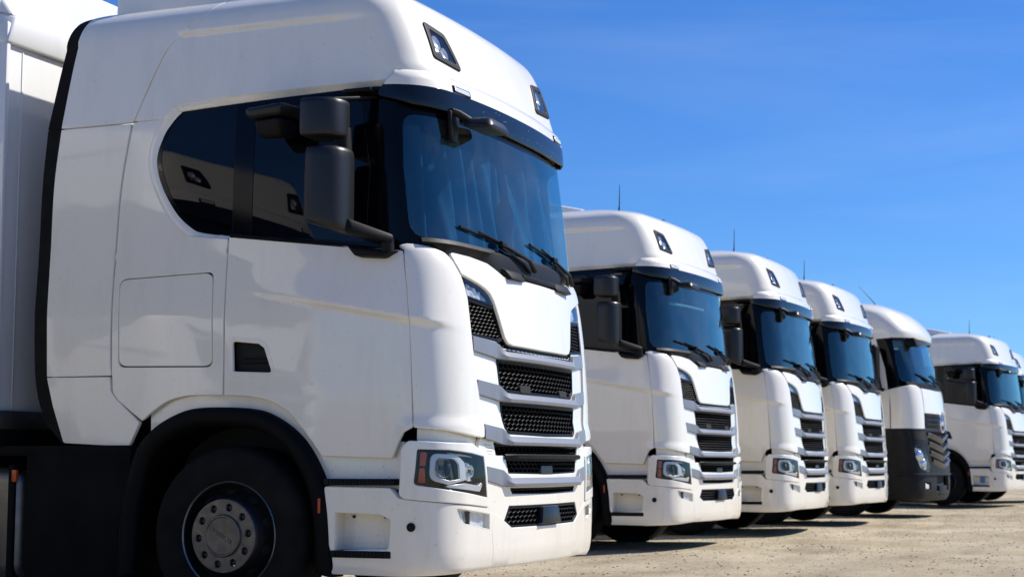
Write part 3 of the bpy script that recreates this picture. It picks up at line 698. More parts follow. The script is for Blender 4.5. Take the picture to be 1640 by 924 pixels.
    for py, ty in ((-.02, -.88), (.80, -.02)):
        wz = 2.03; px_ = float(UP.fx(UP.F(2.05), py)) + .035
        w = empty('wiper', (0, 0, 0), T)
        def gp(y, z, o): q = UP.P(y, z, o); return tuple(float(c) for c in q)
        MB().tube([(px_, py, wz), gp(py - .10, 2.075, .045), gp(py - .42, 2.135, .035)], [.016, .011, .007], 8).build('wiper_arm', M['black'], w)
        MB().tube([(px_ - .01, py - .05, wz - .01), gp(py - .16, 2.055, .035), gp(py - .44, 2.118, .032)], [.010, .008, .006], 6).build('wiper_link', M['black'], w)
        bl = MB().tube([gp(y, z, .014) for y, z in zip(np.linspace(ty, py - .06, 14), np.linspace(2.19, 2.10, 14))], .009, 6)
        bl.tube([gp(y, z, .026) for y, z in zip(np.linspace(ty + .18, py - .25, 8), np.linspace(2.18, 2.12, 8))], .006, 6)
        bl.build('wiper_blade', M['rubber'], w)
        cl = gp(py - .43, 2.137, .034); MB().box((cl[0] - .014, cl[1] - .035, cl[2] - .014), (cl[0] + .014, cl[1] + .035, cl[2] + .016), .005).build('wiper_clip', M['black'], w)

    # ---- bonnet lid and front corners
    hood = sym([(0, 1.945), (-.455, 1.945), (-.535, 1.975), (-.62, 2.004), (-.80, 2.022), (-.975, 2.026, .02), (-.965, 1.978), (-.937, 1.922), (-.77, 1.884), (-.70, 1.862), (-.655, 1.838), (-.622, 1.80), (-.603, 1.762), (-.532, 1.60, .03), (-.50, 1.570, .03), (-.44, 1.561), (0, 1.557)])
    link('bonnet', mesh_raw('bonnet', *patch_data(MID, hood, h=.03, off=.012, rim=.035, edge=.008)), M['white'], T)
    cpoly = sxo(MID, curve([(-.408, 2.045), (-.369, 1.793), (-.348, 1.557), (-.327, 1.083)], 3)) + [(-1.145, 1.072), (-.921, 1.038), (-.829, 1.031, .01), (-.828, 1.10), (-.858, 1.26), (-.875, 1.343), (-.896, 1.5), (-.903, 1.6), (-.908, 1.79), (-.942, 1.915), (-.972, 1.976), (-1.01, 2.022), (-1.04, 2.038), (-1.08, 2.054), (-1.137, 2.064), (-1.195, 2.067), (-1.235, 2.060)]
    pair('corner_panel', MID, cpoly, M['white'], [T, T], h=.017, off=.004, edge=.006)

    # ---- upper side lamps + black grilles under them
    lampo = [(-.925, 1.908), (-.77, 1.872), (-.70, 1.85), (-.66, 1.826), (-.632, 1.795), (-.613, 1.768), (-.903, 1.793)]
    lampi = [(-.912, 1.896), (-.77, 1.862), (-.70, 1.84), (-.665, 1.818), (-.642, 1.79), (-.630, 1.776), (-.894, 1.803)]
    trays = pair('corner_lamp', MID, lampo, M['gloss_black'], [T, T], [lampi], off=-.004, h=.03, rim=.04)
    for i, t in enumerate(trays):
        facets('reflector', MID, lampi, -.03, M['facet'], t, far=bool(i), h=.024, amp=.008, seed=3)
        link('lamp_lens', mesh_raw('lamp_lens', *(lambda d: d if i == 0 else flip_y(*d))(patch_data(MID, lampi, off=.001, h=.04, rim=.004))), M['lens'], t)
    ug = [(-.902, 1.786), (-.612, 1.760), (-.535, 1.596), (-.60, 1.572), (-.635, 1.575), (-.897, 1.592)]
    def hgrille(name, S, poly, off=-.006, border=.010, both=False, cw=.058, ch=.026, frame=True):
        res = []
        for i in ((0, 1) if both else (0,)):
            fl = (lambda d: d) if i == 0 else (lambda d: flip_y(*d))
            gph = link(name, mesh_raw(name, *fl(ring_data(S, poly, border, off))), M['grille'], T)
            hm = honeycomb(S, poly, off - .008, cw, ch)
            if i: 
                hm = hm.copy()
                for v in hm.vertices: v.co.y *= -1
                hm.flip_normals()
            tag(link('grille_mesh', hm, M['grille'], gph), kind='stuff')
            link('grille_backing', mesh_raw('grille_backing', *fl(patch_data(S, poly, off=off - .035, h=.08, rim=.002))), M['gap'], gph)
            res.append(gph)
        return res
    hgrille('upper_grille', MID, ug, both=True, cw=.044, ch=.021)
    hgrille('bonnet_grille', MID, sym([(0, 1.544), (-.44, 1.549), (-.50, 1.559), (-.535, 1.588), (-.60, 1.570, .01), (-.575, 1.522, .02), (0, 1.512)]), border=.006, off=-.004)

    # ---- white grille field with two big grilles
    g1 = sym([(0, 1.466), (-.625, 1.468, .01), (-.603, 1.322, .02), (-.55, 1.286, .02), (0, 1.280)])
    g2 = sym([(0, 1.226), (-.607, 1.228, .01), (-.575, 1.085, .02), (-.53, 1.052, .02), (0, 1.045)])
    field = sym([(0, 1.53), (-.57, 1.535), (-.60, 1.568), (-.635, 1.572), (-.890, 1.588), (-.888, 1.5), (-.866, 1.343), (-.850, 1.26), (-.820, 1.10), (-.812, 1.03), (-.70, 1.005), (0, .995)])
    link('grille_field', mesh_raw('grille_field', *patch_data(MID, field, [g1, g2], off=-.012, h=.04, rim=.03)), M['white'], T)
    hgrille('main_grille', MID, g1, off=-.010, border=.014); hgrille('main_grille', MID, g2, off=-.010, border=.014)
    for s0, s1, z0, z1 in ((-.34, -.20, 1.292, 1.330), (.30, .44, 1.292, 1.325)):
        link('grille_block', mesh_raw('grille_block', *patch_data(MID, [(s0, z0), (s1, z0), (s1, z1, .01), (s0, z1, .01)], off=-.006, h=.04, rim=.02)), M['gap'], T)
    # ---- silver bars
    def bar(S, zt, so, name='grille_bar'):
        s = np.concatenate([np.linspace(-so, -.645, 8), np.linspace(-.63, -.53, 6), np.linspace(-.48, .48, 21), np.linspace(.53, .63, 6), np.linspace(.645, so, 8)]); a = np.abs(s)
        k = 1 - ss(.545, .635, a); kb = 1 - ss(.56, .66, a); w = (a - .64).clip(0) / (so - .64)
        top = zt - .020 * (1 - w) * (a > .64) - (.020 * (a <= .64)) - .046 * k
        bot = zt - .080 - .028 * (1 - np.clip(w, 0, 1)) - .008 * kb
        midz = top * (.50 - .12 * k) + bot * (.50 + .12 * k)
        proud = .004 + .030 * k
        rows = [S.P(s, top, -.02), S.P(s, top, proud - .016 * k), S.P(s, top - .004, proud - .010 * k), S.P(s, midz, proud + .004 * k), S.P(s, bot + .003, proud), S.P(s, bot, proud - .003), S.P(s, bot, -.02)]
        return MB().grid(rows).build(name, M['silver'], T, sharp=12)
    bar(MID, 1.580, .888); bar(MID, 1.343, .864); bar(MID, 1.102, .818); bar(LOW, .871, .806)

    # ---- recessed strip between cab and bumper, vents
    pair('bumper_top_strip', MID, [(-1.27, 1.09), (-1.27, .95), (-.84, .92), (-.84, 1.06)], M['white'], [T, T], off=-.045, h=.03, rim=.02)
    vslots = [[(-.79 + .012 * k, .995 - .018 * k), (-.715 + .008 * k, .992 - .018 * k), (-.715 + .008 * k, .984 - .018 * k), (-.79 + .012 * k, .987 - .018 * k)] for k in range(4)]
    pair('slotted_panel', MID, [(-.832, 1.03), (-.86, .935), (-.665, .925), (-.69, 1.00)], M['white'], [T, T], vslots, off=-.022, h=.03, rim=.02)
    hgrille('middle_grille', MID, sym([(0, .995), (-.69, .99, .01), (-.668, .935, .02), (-.60, .918), (0, .912)]), off=-.03, border=.008)
    # ---- lower grille field on the bumper
    g4 = sym([(0, .912), (-.585, .914, .015), (-.552, .826, .02), (0, .818)])
    slot = sym([(0, .752), (-.54, .754, .01), (-.505, .712, .02), (0, .706)])
    lf = sym([(0, .928), (-.66, .926), (-.822, .930), (-.812, .87), (-.803, .79), (-.786, .655), (-.775, .640), (-.722, .614), (-.603, .572), (-.545, .654), (0, .652)])
    link('lower_grille_field', mesh_raw('lower_grille_field', *patch_data(LOW, lf, [g4, slot], off=-.004, h=.035, rim=.03, edge=.004)), M['bumper_white'], T)
    hgrille('lower_grille', LOW, g4, off=-.008, border=.010); hgrille('lower_grille', LOW, slot, off=-.008, border=.008, ch=.020)
    link('radar_window', mesh_raw('radar_window', *patch_data(LOW, [(-.10, .872), (.085, .872), (.085, .825), (-.10, .825)], off=-.004, h=.04, rim=.02)), M['matte_dark'], T)
    s = np.linspace(-.60, .60, 41)
    kk = 1 - ss(.52, .60, np.abs(s)); MB().grid([LOW.P(s, 0 * s + .938, -.02), LOW.P(s, 0 * s + .938, .004 + .028 * kk), LOW.P(s, 0 * s + .930, .010 + .034 * kk), LOW.P(s, 0 * s + .912, .008 + .03 * kk), LOW.P(s, 0 * s + .906, -.01)]).build('grille_lip', M['black'], T, sharp=30)
    # ---- bumper centre, bottom grille, radar cover
    bg = sym([(0, .646), (-.532, .648, .015), (-.598, .566, .01), (-.512, .527, .015), (0, .524)])
    hgrille('bottom_grille', LOW, bg, off=-.006, border=.012)
    m = MB(); c0 = [LOW.P(a, b, o) for (a, b, o) in ((-.215, .538, -.02), (.118, .542, -.02), (.04, .640, -.02), (-.19, .642, -.02), (-.20, .546, .030), (.10, .549, .030), (.025, .632, .030), (-.175, .634, .030))]
    c0 = [LOW.P(a, b, o) for (a, b, o) in ((-.16, .540, -.03), (.16, .540, -.03), (.16, .540, .028), (-.16, .540, .028), (-.125, .640, -.03), (.125, .640, -.03), (.125, .640, .020), (-.125, .640, .020))]
    m.hull([tuple(map(float, p)) for p in c0], .008).build('radar_cover', M['matte_dark'], T)
    bc = sym([(0, .521), (-.512, .523), (-.60, .562), (-.712, .609, .01), (-.742, .526), (-.722, .43), (-.705, .32, .01), (0, .318)])
    link('bumper_centre', mesh_raw('bumper_centre', *patch_data(LOW, bc, h=.03, rim=.06, edge=.006)), M['bumper_white'], T)
    # ---- headlamp panels
    head = [(-1.325, .770, .03), (-1.300, .968, .02), (-1.124, .962), (-.95, .945), (-.834, .928, .008), (-.804, .696, .008), (-1.13, .741)]
    hp = [float(LOW.sx(-.385, .724))]
    house = [(-1.388, .722, .03), (-1.372, .96, .03), (-1.338, 1.001, .03), (-1.122, .991), (-.939, .988, .03), (-.828, .936), (-.820, .93), (-.794, .654, .006), (-1.08, .680), (-1.362, .705)]
    hps = pair('headlamp_panel', LOW, house, M['bumper_white'], [T, T], [head], off=.006, h=.024, rim=.05, edge=.006)
    for i in (0, 1):
        fl = (lambda d: d) if i == 0 else (lambda d: flip_y(*d))
        mk = lambda nm, poly, off, mat, par, h=.03, rim=.01, holes=(), edge=.002: link(nm, mesh_raw(nm, *fl(patch_data(LOW, poly, holes, off=off, h=h, rim=rim, edge=edge))), M[mat], par)
        hl = mk('headlamp', [(p[0] * .998, p[1]) for p in head], -.055, 'gloss_black', T, rim=.005)
        mk('headlamp_bezel', head, .002, 'gloss_black', hl, holes=[[(-1.312, .782, .03), (-1.289, .955, .02), (-1.122, .951), (-.95, .935), (-.846, .919, .01), (-.818, .709, .01), (-1.13, .752)]], rim=.05)
        mk('amber_reflector', [(-1.300, .785, .01), (-1.288, .86), (-1.262, .862), (-1.260, .783, .01)], -.018, 'amber', hl)
        mk('amber_indicator', [(-1.288, .875), (-1.280, .945, .01), (-1.244, .945, .01), (-1.258, .875)], -.018, 'amber', hl)
        # bright light guide: a C round the main reflector, then a foot that runs inwards
        c_out = [(-1.235, .800, .05), (-1.220, .938, .04), (-1.06, .932, .05), (-1.005, .89, .03), (-.995, .80), (-1.12, .775)]
        c_in = [(-1.208, .815, .04), (-1.197, .918, .03), (-1.075, .913, .04), (-1.045, .885, .02), (-1.040, .80, .005), (-1.115, .793)]
        mk('light_guide', c_out, -.012, 'guide', hl, holes=[c_in], rim=.03, h=.02)
        mk('light_guide_foot', [(-1.13, .768), (-1.0, .778), (-.87, .764), (-.845, .782), (-.833, .775), (-.862, .735, .01), (-1.13, .760)], -.010, 'guide', hl, rim=.03)
        facets('lamp_backplate', LOW, c_in, -.050, M['facet'], hl, far=bool(i), h=.026, amp=.006, seed=4)
        facets('second_reflector', LOW, [(-.985, .80), (-.99, .895, .02), (-.925, .885, .02), (-.905, .79, .01)], -.04, M['facet'], hl, far=bool(i), h=.024, amp=.006, seed=5)
        mk('lamp_divider', [(-1.13, .905), (-1.045, .902), (-1.022, .80), (-1.075, .778), (-1.125, .80)], -.024, 'gloss_black', hl, rim=.02, holes=[[(-1.118, .89), (-1.075, .89), (-1.052, .80), (-1.09, .79)]])
        mb = MB()
        for s_, z_, r_ in ((-1.155, .862, .052), (-.95, .845, .034)):
            c = LOW.P(s_, z_, -.048); n = LOW.N(s_, z_); n = n * .55 + np.array((.45, 0, 0)); n /= np.linalg.norm(n); u = np.cross(n, (0, 0, 1.)); u /= np.linalg.norm(u); w_ = np.cross(u, n)
            mb.grid([[c + n * (.004 + .034 * (1 - math.cos(a))) + (u * math.cos(b) + w_ * math.sin(b)) * r_ * math.sin(a) for b in np.linspace(0, 2 * math.pi, 25)] for a in np.linspace(.12, 1.45, 8)])
        (mb if i == 0 else mb.mirrored()).build('reflector_bowl', M['chrome'], hl, sharp=80)
        mb = MB()
        for s_, z_, r_ in ((-1.155, .862, .016), (-.95, .845, .012)):
            c = LOW.P(s_, z_, -.046); n = LOW.N(s_, z_); mb.tube([tuple(c), tuple(c + n * .03)], [r_, r_ * .8], 12)
        (mb if i == 0 else mb.mirrored()).build('bulb_shield', M['rim'], hl)
        mk('headlamp_lens', [(-1.322, .774, .03), (-1.297, .964, .02), (-1.122, .958), (-.95, .941), (-.838, .925, .01), (-.808, .70, .01), (-1.13, .745)], .003, 'lens', hl, h=.025, rim=.004)
    # ---- bumper corners with fog lamp, parking sensor and step well
    fog = [(-1.079, .651, .01), (-.772, .613, .006), (-.769, .524, .006), (-1.012, .560, .02), (-1.052, .590, .02)]
    well = sx(LOW, [(-.782, .630, .01), (-.505, .622, .02), (-.435, .592, .02), (-.448, .428, .03), (-.782, .415, .01)])
    X = lambda x, z, r=0: (float(LOW.sx(x, z)), z, r)
    bpoly = [(-.789, .640, .01), (-1.08, .664), (-1.362, .690), X(-.40, .70), X(-.45, .752, .02), X(-.835, .758, .01), X(-.815, .62), X(-.802, .45), X(-.797, .30, .01), X(-.40, .295), (-1.15, .298), (-1.03, .303), (-.713, .320, .01), (-.730, .43), (-.750, .526), (-.722, .606), (-.780, .632)]
    bcs = pair('bumper_corner', LOW, bpoly, M['bumper_white'], [T, T], [fog, well], h=.026, rim=.05, edge=.006)
    for i in (0, 1):
        fl = (lambda d: d) if i == 0 else (lambda d: flip_y(*d))
        mk = lambda nm, poly, off, mat, par, h=.03, rim=.01: link(nm, mesh_raw(nm, *fl(patch_data(LOW, poly, off=off, h=h, rim=rim, edge=.001))), M[mat], par)
        fgl = facets('fog_lamp', LOW, fog, -.032, M['facet'], T, far=bool(i), h=.022, amp=.006, seed=6)
        mk('fog_divider', [(-.975, .63), (-.962, .63), (-.962, .545), (-.975, .55)], -.012, 'black', fgl, rim=.03)
        mk('fog_lens', fog, .001, 'lens', fgl, rim=.006)
        # step well pocket
        q = densify(fillet(well), .03); a = LOW.P(q[:, 0], q[:, 1], -.03); b = LOW.P(q[:, 0], q[:, 1], -.13)
        m = MB().grid([a, b], closed=True); m.f.append(tuple(range(len(q), 2 * len(q))))
        pk = (m if i == 0 else m.mirrored()).build('step_well', M['bumper_white'], bcs[i])
        for x in (-.72, -.53):
            sc_ = MB().lathe([(.009, .0), (.009, .008), (.0, .009)], 10, (x, -1.122, .60))
            (sc_ if i == 0 else sc_.mirrored()).build('well_screw', M['rim'], bcs[i])
        # parking sensor
        c = LOW.P(-1.328, .552, .004); n = LOW.N(-1.328, .552); u = np.cross(n, (0, 0, 1.)); u /= np.linalg.norm(u); w_ = np.cross(u, n)
        rg = lambda r_, d: [c + n * d + (u * math.cos(b) + w_ * math.sin(b)) * r_ for b in np.linspace(0, 2 * math.pi, 25)]
        m = MB().grid([rg(.024, 0), rg(.023, .006), rg(.018, .007), rg(.017, .001), rg(.0165, .006), rg(.001, .008)])
        (m if i == 0 else m.mirrored()).build('parking_sensor', M['black'], bcs[i])
        # step treads
        for nm, x0, x1, z0, z1 in (('lower_step', -.797, -.438, .386, .424), ('upper_step', -.842, -.425, .770, .805)):
            st = MB().box((x0, -1.256, z0), (x1, -1.10, z1), .006)
            for x in np.arange(x0 + .02, x1 - .01, .022): st.box((x, -1.263, z0 + .004), (x + .012, -1.252, z1 - .004), .002, 1)
            (st if i == 0 else st.mirrored()).build(nm, M['black'], bcs[i])
    # inset body behind the upper step, and the pale liner above the arch
    pair('step_body', LOW, sx(LOW, [(-.95, .75), (-.40, .75), (-.40, 1.0), (-1.0, 1.0)]), M['bumper_white'], [T, T], off=-.075, h=.05, rim=.02)
    ao = [(-2.167, .244), (-2.156, .575), (-2.119, .787), (-2.053, .971), (-1.938, 1.087), (-1.774, 1.168), (-1.61, 1.196), (-1.327, 1.186), (-1.168, 1.139), (-1.01, 1.028), (-.891, .859), (-.832, .691), (-.806, .491), (-.80, .278)]
    liner = [(-2.0, 1.06), (-1.86, 1.10), (-1.61, 1.16), (-1.3, 1.15), (-1.15, 1.11), (-1.0, 1.0), (-.92, .88), (-.86, .80), (-.83, .94), (-.9, 1.05), (-1.1, 1.25), (-1.3, 1.30), (-1.85, 1.30), (-2.0, 1.20)]
    pair('arch_liner', MID, sx(MID, liner), M['bumper_white'], [T, T], off=-.04, h=.05, rim=.02)
    # ---- black wheel arch moulding: rolled outer lip, face, inner return
    o2 = np.array(smooth_line(ao, 6)); c0 = np.array((-1.45, .45)); dv = c0 - o2; dv /= np.linalg.norm(dv, axis=1, keepdims=True)
    def ring_(w_, y): q = o2 + dv * w_; return np.stack([q[:, 0], 0 * q[:, 0] + y, q[:, 1]], 1)
    m = MB().grid([ring_(-.005, -1.10), ring_(-.002, -1.232), ring_(.012, -1.247), ring_(.045, -1.255), ring_(.075, -1.25), ring_(.10, -1.235), ring_(.108, -1.20), ring_(.10, -.80)])
    mk_ = MB().box((-.872, -1.262, .62), (-.858, -1.252, .70), .003)
    wl = MB().box((-2.1, -.84, .35), (-.85, -.80, 1.2))
    for i in (0, 1):
        wa = (m if i == 0 else m.mirrored()).build('wheel_arch', M['arch'], T, sharp=60)
        (mk_ if i == 0 else mk_.mirrored()).build('side_marker', M['amber'], wa); (wl if i == 0 else wl.mirrored()).build('arch_inner', M['gap'], wa)
    # ---- roof
    rp = [(0, 3.03), (-.9, 3.03)] + [(float(RF.sc(.6, 3.0)), 3.0)] + sxo(RF, [(-.62, 2.993), (-1.159, 2.988), (-1.80, 2.971), (-1.92, 2.948), (-1.982, 2.884)] + SHUT_UP + [(-1.5, 4.0), (-1.45, 4.2)])
    rp = rp + [(0, 4.2)] + [(-p[0], p[1]) for p in reversed(rp + [(0, 4.2)]) if abs(p[0]) > 1e-6]
    lo_ = [(-.905, 3.365, .02), (-.690, 3.338, .05), (-.600, 3.135, .02), (-.905, 3.155, .02)]
    li_ = [(-.878, 3.335, .02), (-.712, 3.313, .04), (-.635, 3.160, .015), (-.880, 3.178, .02)]
    roof = link('roof', mesh_raw('roof', *patch_data(RF, rp, [li_, [(-p[0],) + p[1:] for p in li_]], h=.028, rim=.06, edge=.004)), M['white'], T)
    s = np.linspace(float(RF.sx(-1.45, 4.2)), -float(RF.sx(-1.45, 4.2)), 60); q = RF.P(s, 0 * s + 4.2)
    cp = MB(); cp.v = [tuple(p) for p in q]; cp.f = [tuple(range(60))]; cp.build('roof_cap', M['white'], roof)
    # lip above the visor
    lip = sym([(0, 3.095), (-.95, 3.085), (float(VIS.sc(.70, 3.065)), 3.066), (float(VIS.sx(-.535, 2.975)), 2.975, .02), (float(VIS.sx(-.54, 2.962)), 2.962, .01), (-.9, 2.958), (0, 2.955)])
    link('visor_lip', mesh_raw('visor_lip', *patch_data(VIS, lip, h=.028, rim=.03, edge=.004)), M['white'], roof)
    for i in (0, 1):
        d = patch_data(VIS, [(-.86, 2.962), (-.68, 2.958), (-.68, 2.992), (-.86, 2.996)], off=.006, h=.03, rim=.01)
        mkr = link('marker_light', mesh_raw('marker_light', *(d if i == 0 else flip_y(*d))), M['gloss_black'], T)
        d = patch_data(VIS, [(-.845, 2.968), (-.695, 2.965), (-.695, 2.985), (-.845, 2.988)], off=.010, h=.03, rim=.006)
        link('marker_lens', mesh_raw('marker_lens', *(d if i == 0 else flip_y(*d))), M['facet'], mkr)
    # roof lamps
    rls = pair('roof_lamp', RF, lo_, M['black'], [T, T], [li_], off=.010, h=.03, rim=.05, edge=.006)
    for i, rl in enumerate(rls):
        fl = (lambda d: d) if i == 0 else (lambda d: flip_y(*d))
        facets('lamp_reflector', RF, li_, -.038, M['facet'], rl, far=bool(i), h=.03, amp=.007, seed=2)
        mb = MB()
        for s_, z_, r_ in ((-.80, 3.27, .045), (-.735, 3.215, .04)):
            c = RF.P(s_, z_, -.032); n = RF.N(s_, z_); u = np.cross(n, (0, 0, 1.)); u /= np.linalg.norm(u); w_ = np.cross(u, n)
            mb.grid([[c + n * (.004 + .022 * (1 - math.cos(a))) + (u * math.cos(b) + w_ * math.sin(b)) * r_ * math.sin(a) for b in np.linspace(0, 2 * math.pi, 19)] for a in np.linspace(.1, 1.45, 7)])
        (mb if i == 0 else mb.mirrored()).build('lamp_bulb', M['facet'], rl)
        link('lamp_lens', mesh_raw('lamp_lens', *fl(patch_data(RF, li_, off=.004, h=.05, rim=.005))), M['lens'], rl)
    # ---- sun visor
    vz = lambda t: 2.83 + .05 * ss(.35, 1.0, t)
    vp = sym([(0, 2.952), (-.9, 2.955), (float(VIS.sx(-.545, 2.958)), 2.958), (float(VIS.sc(1.0, 2.90)), 2.905, .02), (float(VIS.sc(.6, 2.85)), 2.853), (-.86, 2.836), (-.6, 2.828), (0, 2.822)])
    vsn = link('sun_visor', mesh_raw('sun_visor', *patch_data(VIS, vp, h=.03, rim=.02, edge=.004)), M['visor'], T)
    y1v = VIS.par(2.85)[3]; s = np.concatenate([np.linspace(-1.34, -.86, 14), np.linspace(-.8, .8, 17), np.linspace(.86, 1.34, 14)]); aS = np.abs(s)
    zb = 2.824 + .012 * ss(.5, .86, aS) + .068 * ss(.86, 1.34, aS)
    un = MB().grid([VIS.P(s, zb, -.004), UP.P(s * .93, 0 * s + 2.865 + .06 * ss(.9, 1.3, aS), .004)]); un.build('visor_underside', M['gloss_black'], vsn)
    for y in (-.55, .0, .55, 1.02):
        p0 = VIS.P(y, 2.84, -.01); p1 = UP.P(y, 2.88, .0); MB().tube([tuple(p0), tuple(p1)], .014, 8).build('visor_bracket', M['black'], vsn)
    # ---- antenna on the roof
    MB().tube([(-.93, -.62, 3.64), (-.925, -.62, 3.70), (-.92, -.62, 3.93)], [.012, .006, .003], 6).build('antenna', M['black'], T)
    MB().box((-.70, .05, 3.575), (-.655, .10, 3.622), .012).build('roof_beacon_socket', M['black'], T)
    # ---- side air deflectors behind the cab
    rf_s = lambda pts: sx(RF, pts)
    up_f = [(-2.555, 3.60), (-2.48, 3.66, .03), ] + [(x - .020, z - .004) for x, z in reversed(SHUT_UP[:-3])] + curve([(-2.687, 2.880), (-2.619, 3.267), (-2.555, 3.58)])[:-1]
    lo_f = [(-2.198, 2.866)] + [(x - .020, z) for x, z in reversed(SHUT_LO)] + [(-2.256, 1.393)] + curve([(-2.699, 1.393), (-2.719, 2.069), (-2.722, 2.518), (-2.689, 2.868)])
    sk_f = [(-2.264, 1.380), (-2.258, 1.303, .03), (-2.220, 1.255, .03), (-2.058, 1.118), (-2.128, .985, .01), (-2.575, 1.008, .02), (-2.653, 1.22), (-2.699, 1.383)]
    dfs = [empty('side_deflector', (0, 0, 0), T) for _ in (0, 1)]
    pair('upper_fairing', RF, rf_s(up_f), M['white'], dfs, h=.05, rim=.03)
    pair('lower_fairing', MID, sx(MID, lo_f), M['white'], dfs, h=.06, rim=.03)
    pair('fairing_skirt', MID, sx(MID, sk_f), M['white'], dfs, h=.05, rim=.03)
    pair('rubber_strip', RF, rf_s(curve([(-2.53, 3.63), (-2.60, 3.59), (-2.652, 3.498), (-2.711, 3.237), (-2.788, 2.878)]) + curve([(-2.692, 2.878), (-2.624, 3.267), (-2.56, 3.58)])), M['rubber'], dfs, off=-.004, h=.05, rim=.05)
    pair('rubber_strip', MID, sx(MID, curve([(-2.789, 2.872), (-2.810, 2.524), (-2.807, 2.073), (-2.787, 1.405), (-2.71, 1.148), (-2.585, 1.0)]) + curve([(-2.66, 1.22), (-2.704, 1.39), (-2.724, 2.069), (-2.727, 2.518), (-2.694, 2.872)])), M['rubber'], dfs, off=-.004, h=.05, rim=.05)
    # roof deflector between the flanks
    MB().hull([(-2.5, -.95, 3.3), (-1.3, -.75, 3.5), (-1.3, .75, 3.5), (-2.5, .95, 3.3), (-2.5, -.92, 3.92), (-1.3, -.72, 3.672), (-1.3, .72, 3.672), (-2.5, .92, 3.92)], .04).build('roof_deflector', M['white'], T)
    # ---- mirrors
    for i in (0, 1):
        mr = empty('mirror', (0, 0, 0), T)
        fm = lambda m: m if i == 0 else m.mirrored()
        def shell(x0, x1, y0, y1, z0, z1, drop):
            b = MB(); n = 8; rows = []
            # profile in plan: bulged front, flat glass side at the rear
            pl = [(x0, y0 + .01), (x0 + .03, y0), (x0 + .10, y0 + .004), (x1 - .025, y0 + .04), (x1 - .004, y0 + .10), (x1, (y0 + y1) / 2 + .02), (x1 - .01, y1 - .05), (x1 - .035, y1 - .012), (x0 + .05, y1), (x0, y1 - .012)]
            cx, cy = (x0 + x1) / 2 - .03, (y0 + y1) / 2
            for k, (t, sc) in enumerate(((0, .80), (.012, .93), (.05, .985), (.12, 1), (.5, 1.0), (.85, .995), (.94, .98), (.985, .93), (1, .82))):
                z = z0 + t * (z1 - z0)
                rows.append([(cx + (x - cx) * sc, cy + (y - cy) * sc, z + drop * (1 - t) * ((x - x0) / (x1 - x0) - .2) * -1) for x, y in pl])
            b.grid(rows, closed=True); m_ = len(pl); b.f.append(tuple(reversed(range(m_)))); b.f.append(tuple(range(8 * m_, 9 * m_))); return b
        hs = fm(shell(-.80, -.605, -1.585, -1.315, 2.145, 2.565, .05)).build('mirror_housing', M['shell'], mr, sharp=60)
        fm(MB().box((-.812, -1.565, 2.19), (-.802, -1.335, 2.54), .006)).build('mirror_glass', M['side_glass'], mr)
        hs = fm(shell(-.835, -.625, -1.585, -1.335, 2.622, 2.828, .0)).build('wide_mirror_housing', M['shell'], mr, sharp=60)
        fm(MB().box((-.846, -1.565, 2.65), (-.837, -1.355, 2.80), .006)).build('mirror_glass', M['side_glass'], mr)
        fm(MB().tube([(-.66, -1.40, 2.50), (-.67, -1.40, 2.68)], .045, 14)).build('mirror_neck', M['black'], mr)
        fm(MB().hull([(-.72, -1.47, 2.12), (-.58, -1.46, 2.11), (-.42, -1.27, 2.060), (-.52, -1.25, 2.060), (-.72, -1.47, 2.19), (-.60, -1.46, 2.185), (-.42, -1.27, 2.110), (-.52, -1.25, 2.115)], .014)).build('lower_arm', M['black'], mr)
        fm(MB().tube([(-.465, -1.262, 2.09), (-.465, -1.258, 2.02)], .036, 14)).build('arm_pivot', M['black'], mr)
        fm(MB().hull([(-.655, -1.285, 2.005), (-.50, -1.285, 1.990), (-.49, -1.18, 1.985), (-.66, -1.18, 2.0), (-.705, -1.285, 2.058), (-.43, -1.268, 2.024), (-.415, -1.16, 2.03), (-.70, -1.16, 2.075)], .014)).build('mirror_base', M['black'], mr)
        fm(MB().hull([(-.80, -1.44, 2.825), (-.70, -1.44, 2.83), (-.585, -1.16, 2.888), (-.64, -1.16, 2.885), (-.80, -1.44, 2.85), (-.70, -1.44, 2.85), (-.585, -1.16, 2.905), (-.64, -1.16, 2.903)], .006)).build('upper_arm', M['black'], mr)
        fm(MB().box((-.76, -1.24, 2.915), (-.585, -1.14, 2.94), .01)).build('arm_bracket', M['black'], mr)
        km = empty('kerb_mirror', (0, 0, 0), T)
        fm(MB().hull([(-1.26, -1.42, 2.775), (-1.05, -1.42, 2.79), (-1.02, -1.17, 2.80), (-1.24, -1.17, 2.79), (-1.28, -1.43, 2.835), (-1.03, -1.43, 2.855), (-1.00, -1.17, 2.865), (-1.25, -1.17, 2.855)], .025, 3)).build('kerb_mirror_housing', M['shell'], km)
        fm(MB().box((-1.17, -1.33, 2.855), (-1.06, -1.22, 2.872), .008)).build('kerb_mirror_cap', M['shell'], km)
        fm(MB().hull([(-1.22, -1.36, 2.67), (-1.07, -1.36, 2.67), (-1.06, -1.20, 2.70), (-1.20, -1.20, 2.70), (-1.24, -1.40, 2.775), (-1.06, -1.40, 2.785), (-1.05, -1.19, 2.79), (-1.22, -1.19, 2.79)], .03, 3)).build('kerb_mirror_back', M['black'], km)
    fmr = empty('front_mirror', (0, 0, 0), T)
    MB().hull([(-.20, -.88, 2.755), (-.02, -.86, 2.745), (-.02, -.56, 2.745), (-.20, -.54, 2.755), (-.22, -.84, 2.815), (-.055, -.82, 2.815), (-.055, -.60, 2.815), (-.22, -.58, 2.815)], .03, 4).build('front_mirror_housing', M['shell'], fmr)
    MB().box((-.14, -.74, 2.81), (-.08, -.62, 2.824), .006).build('front_mirror_cap', M['shell'], fmr)
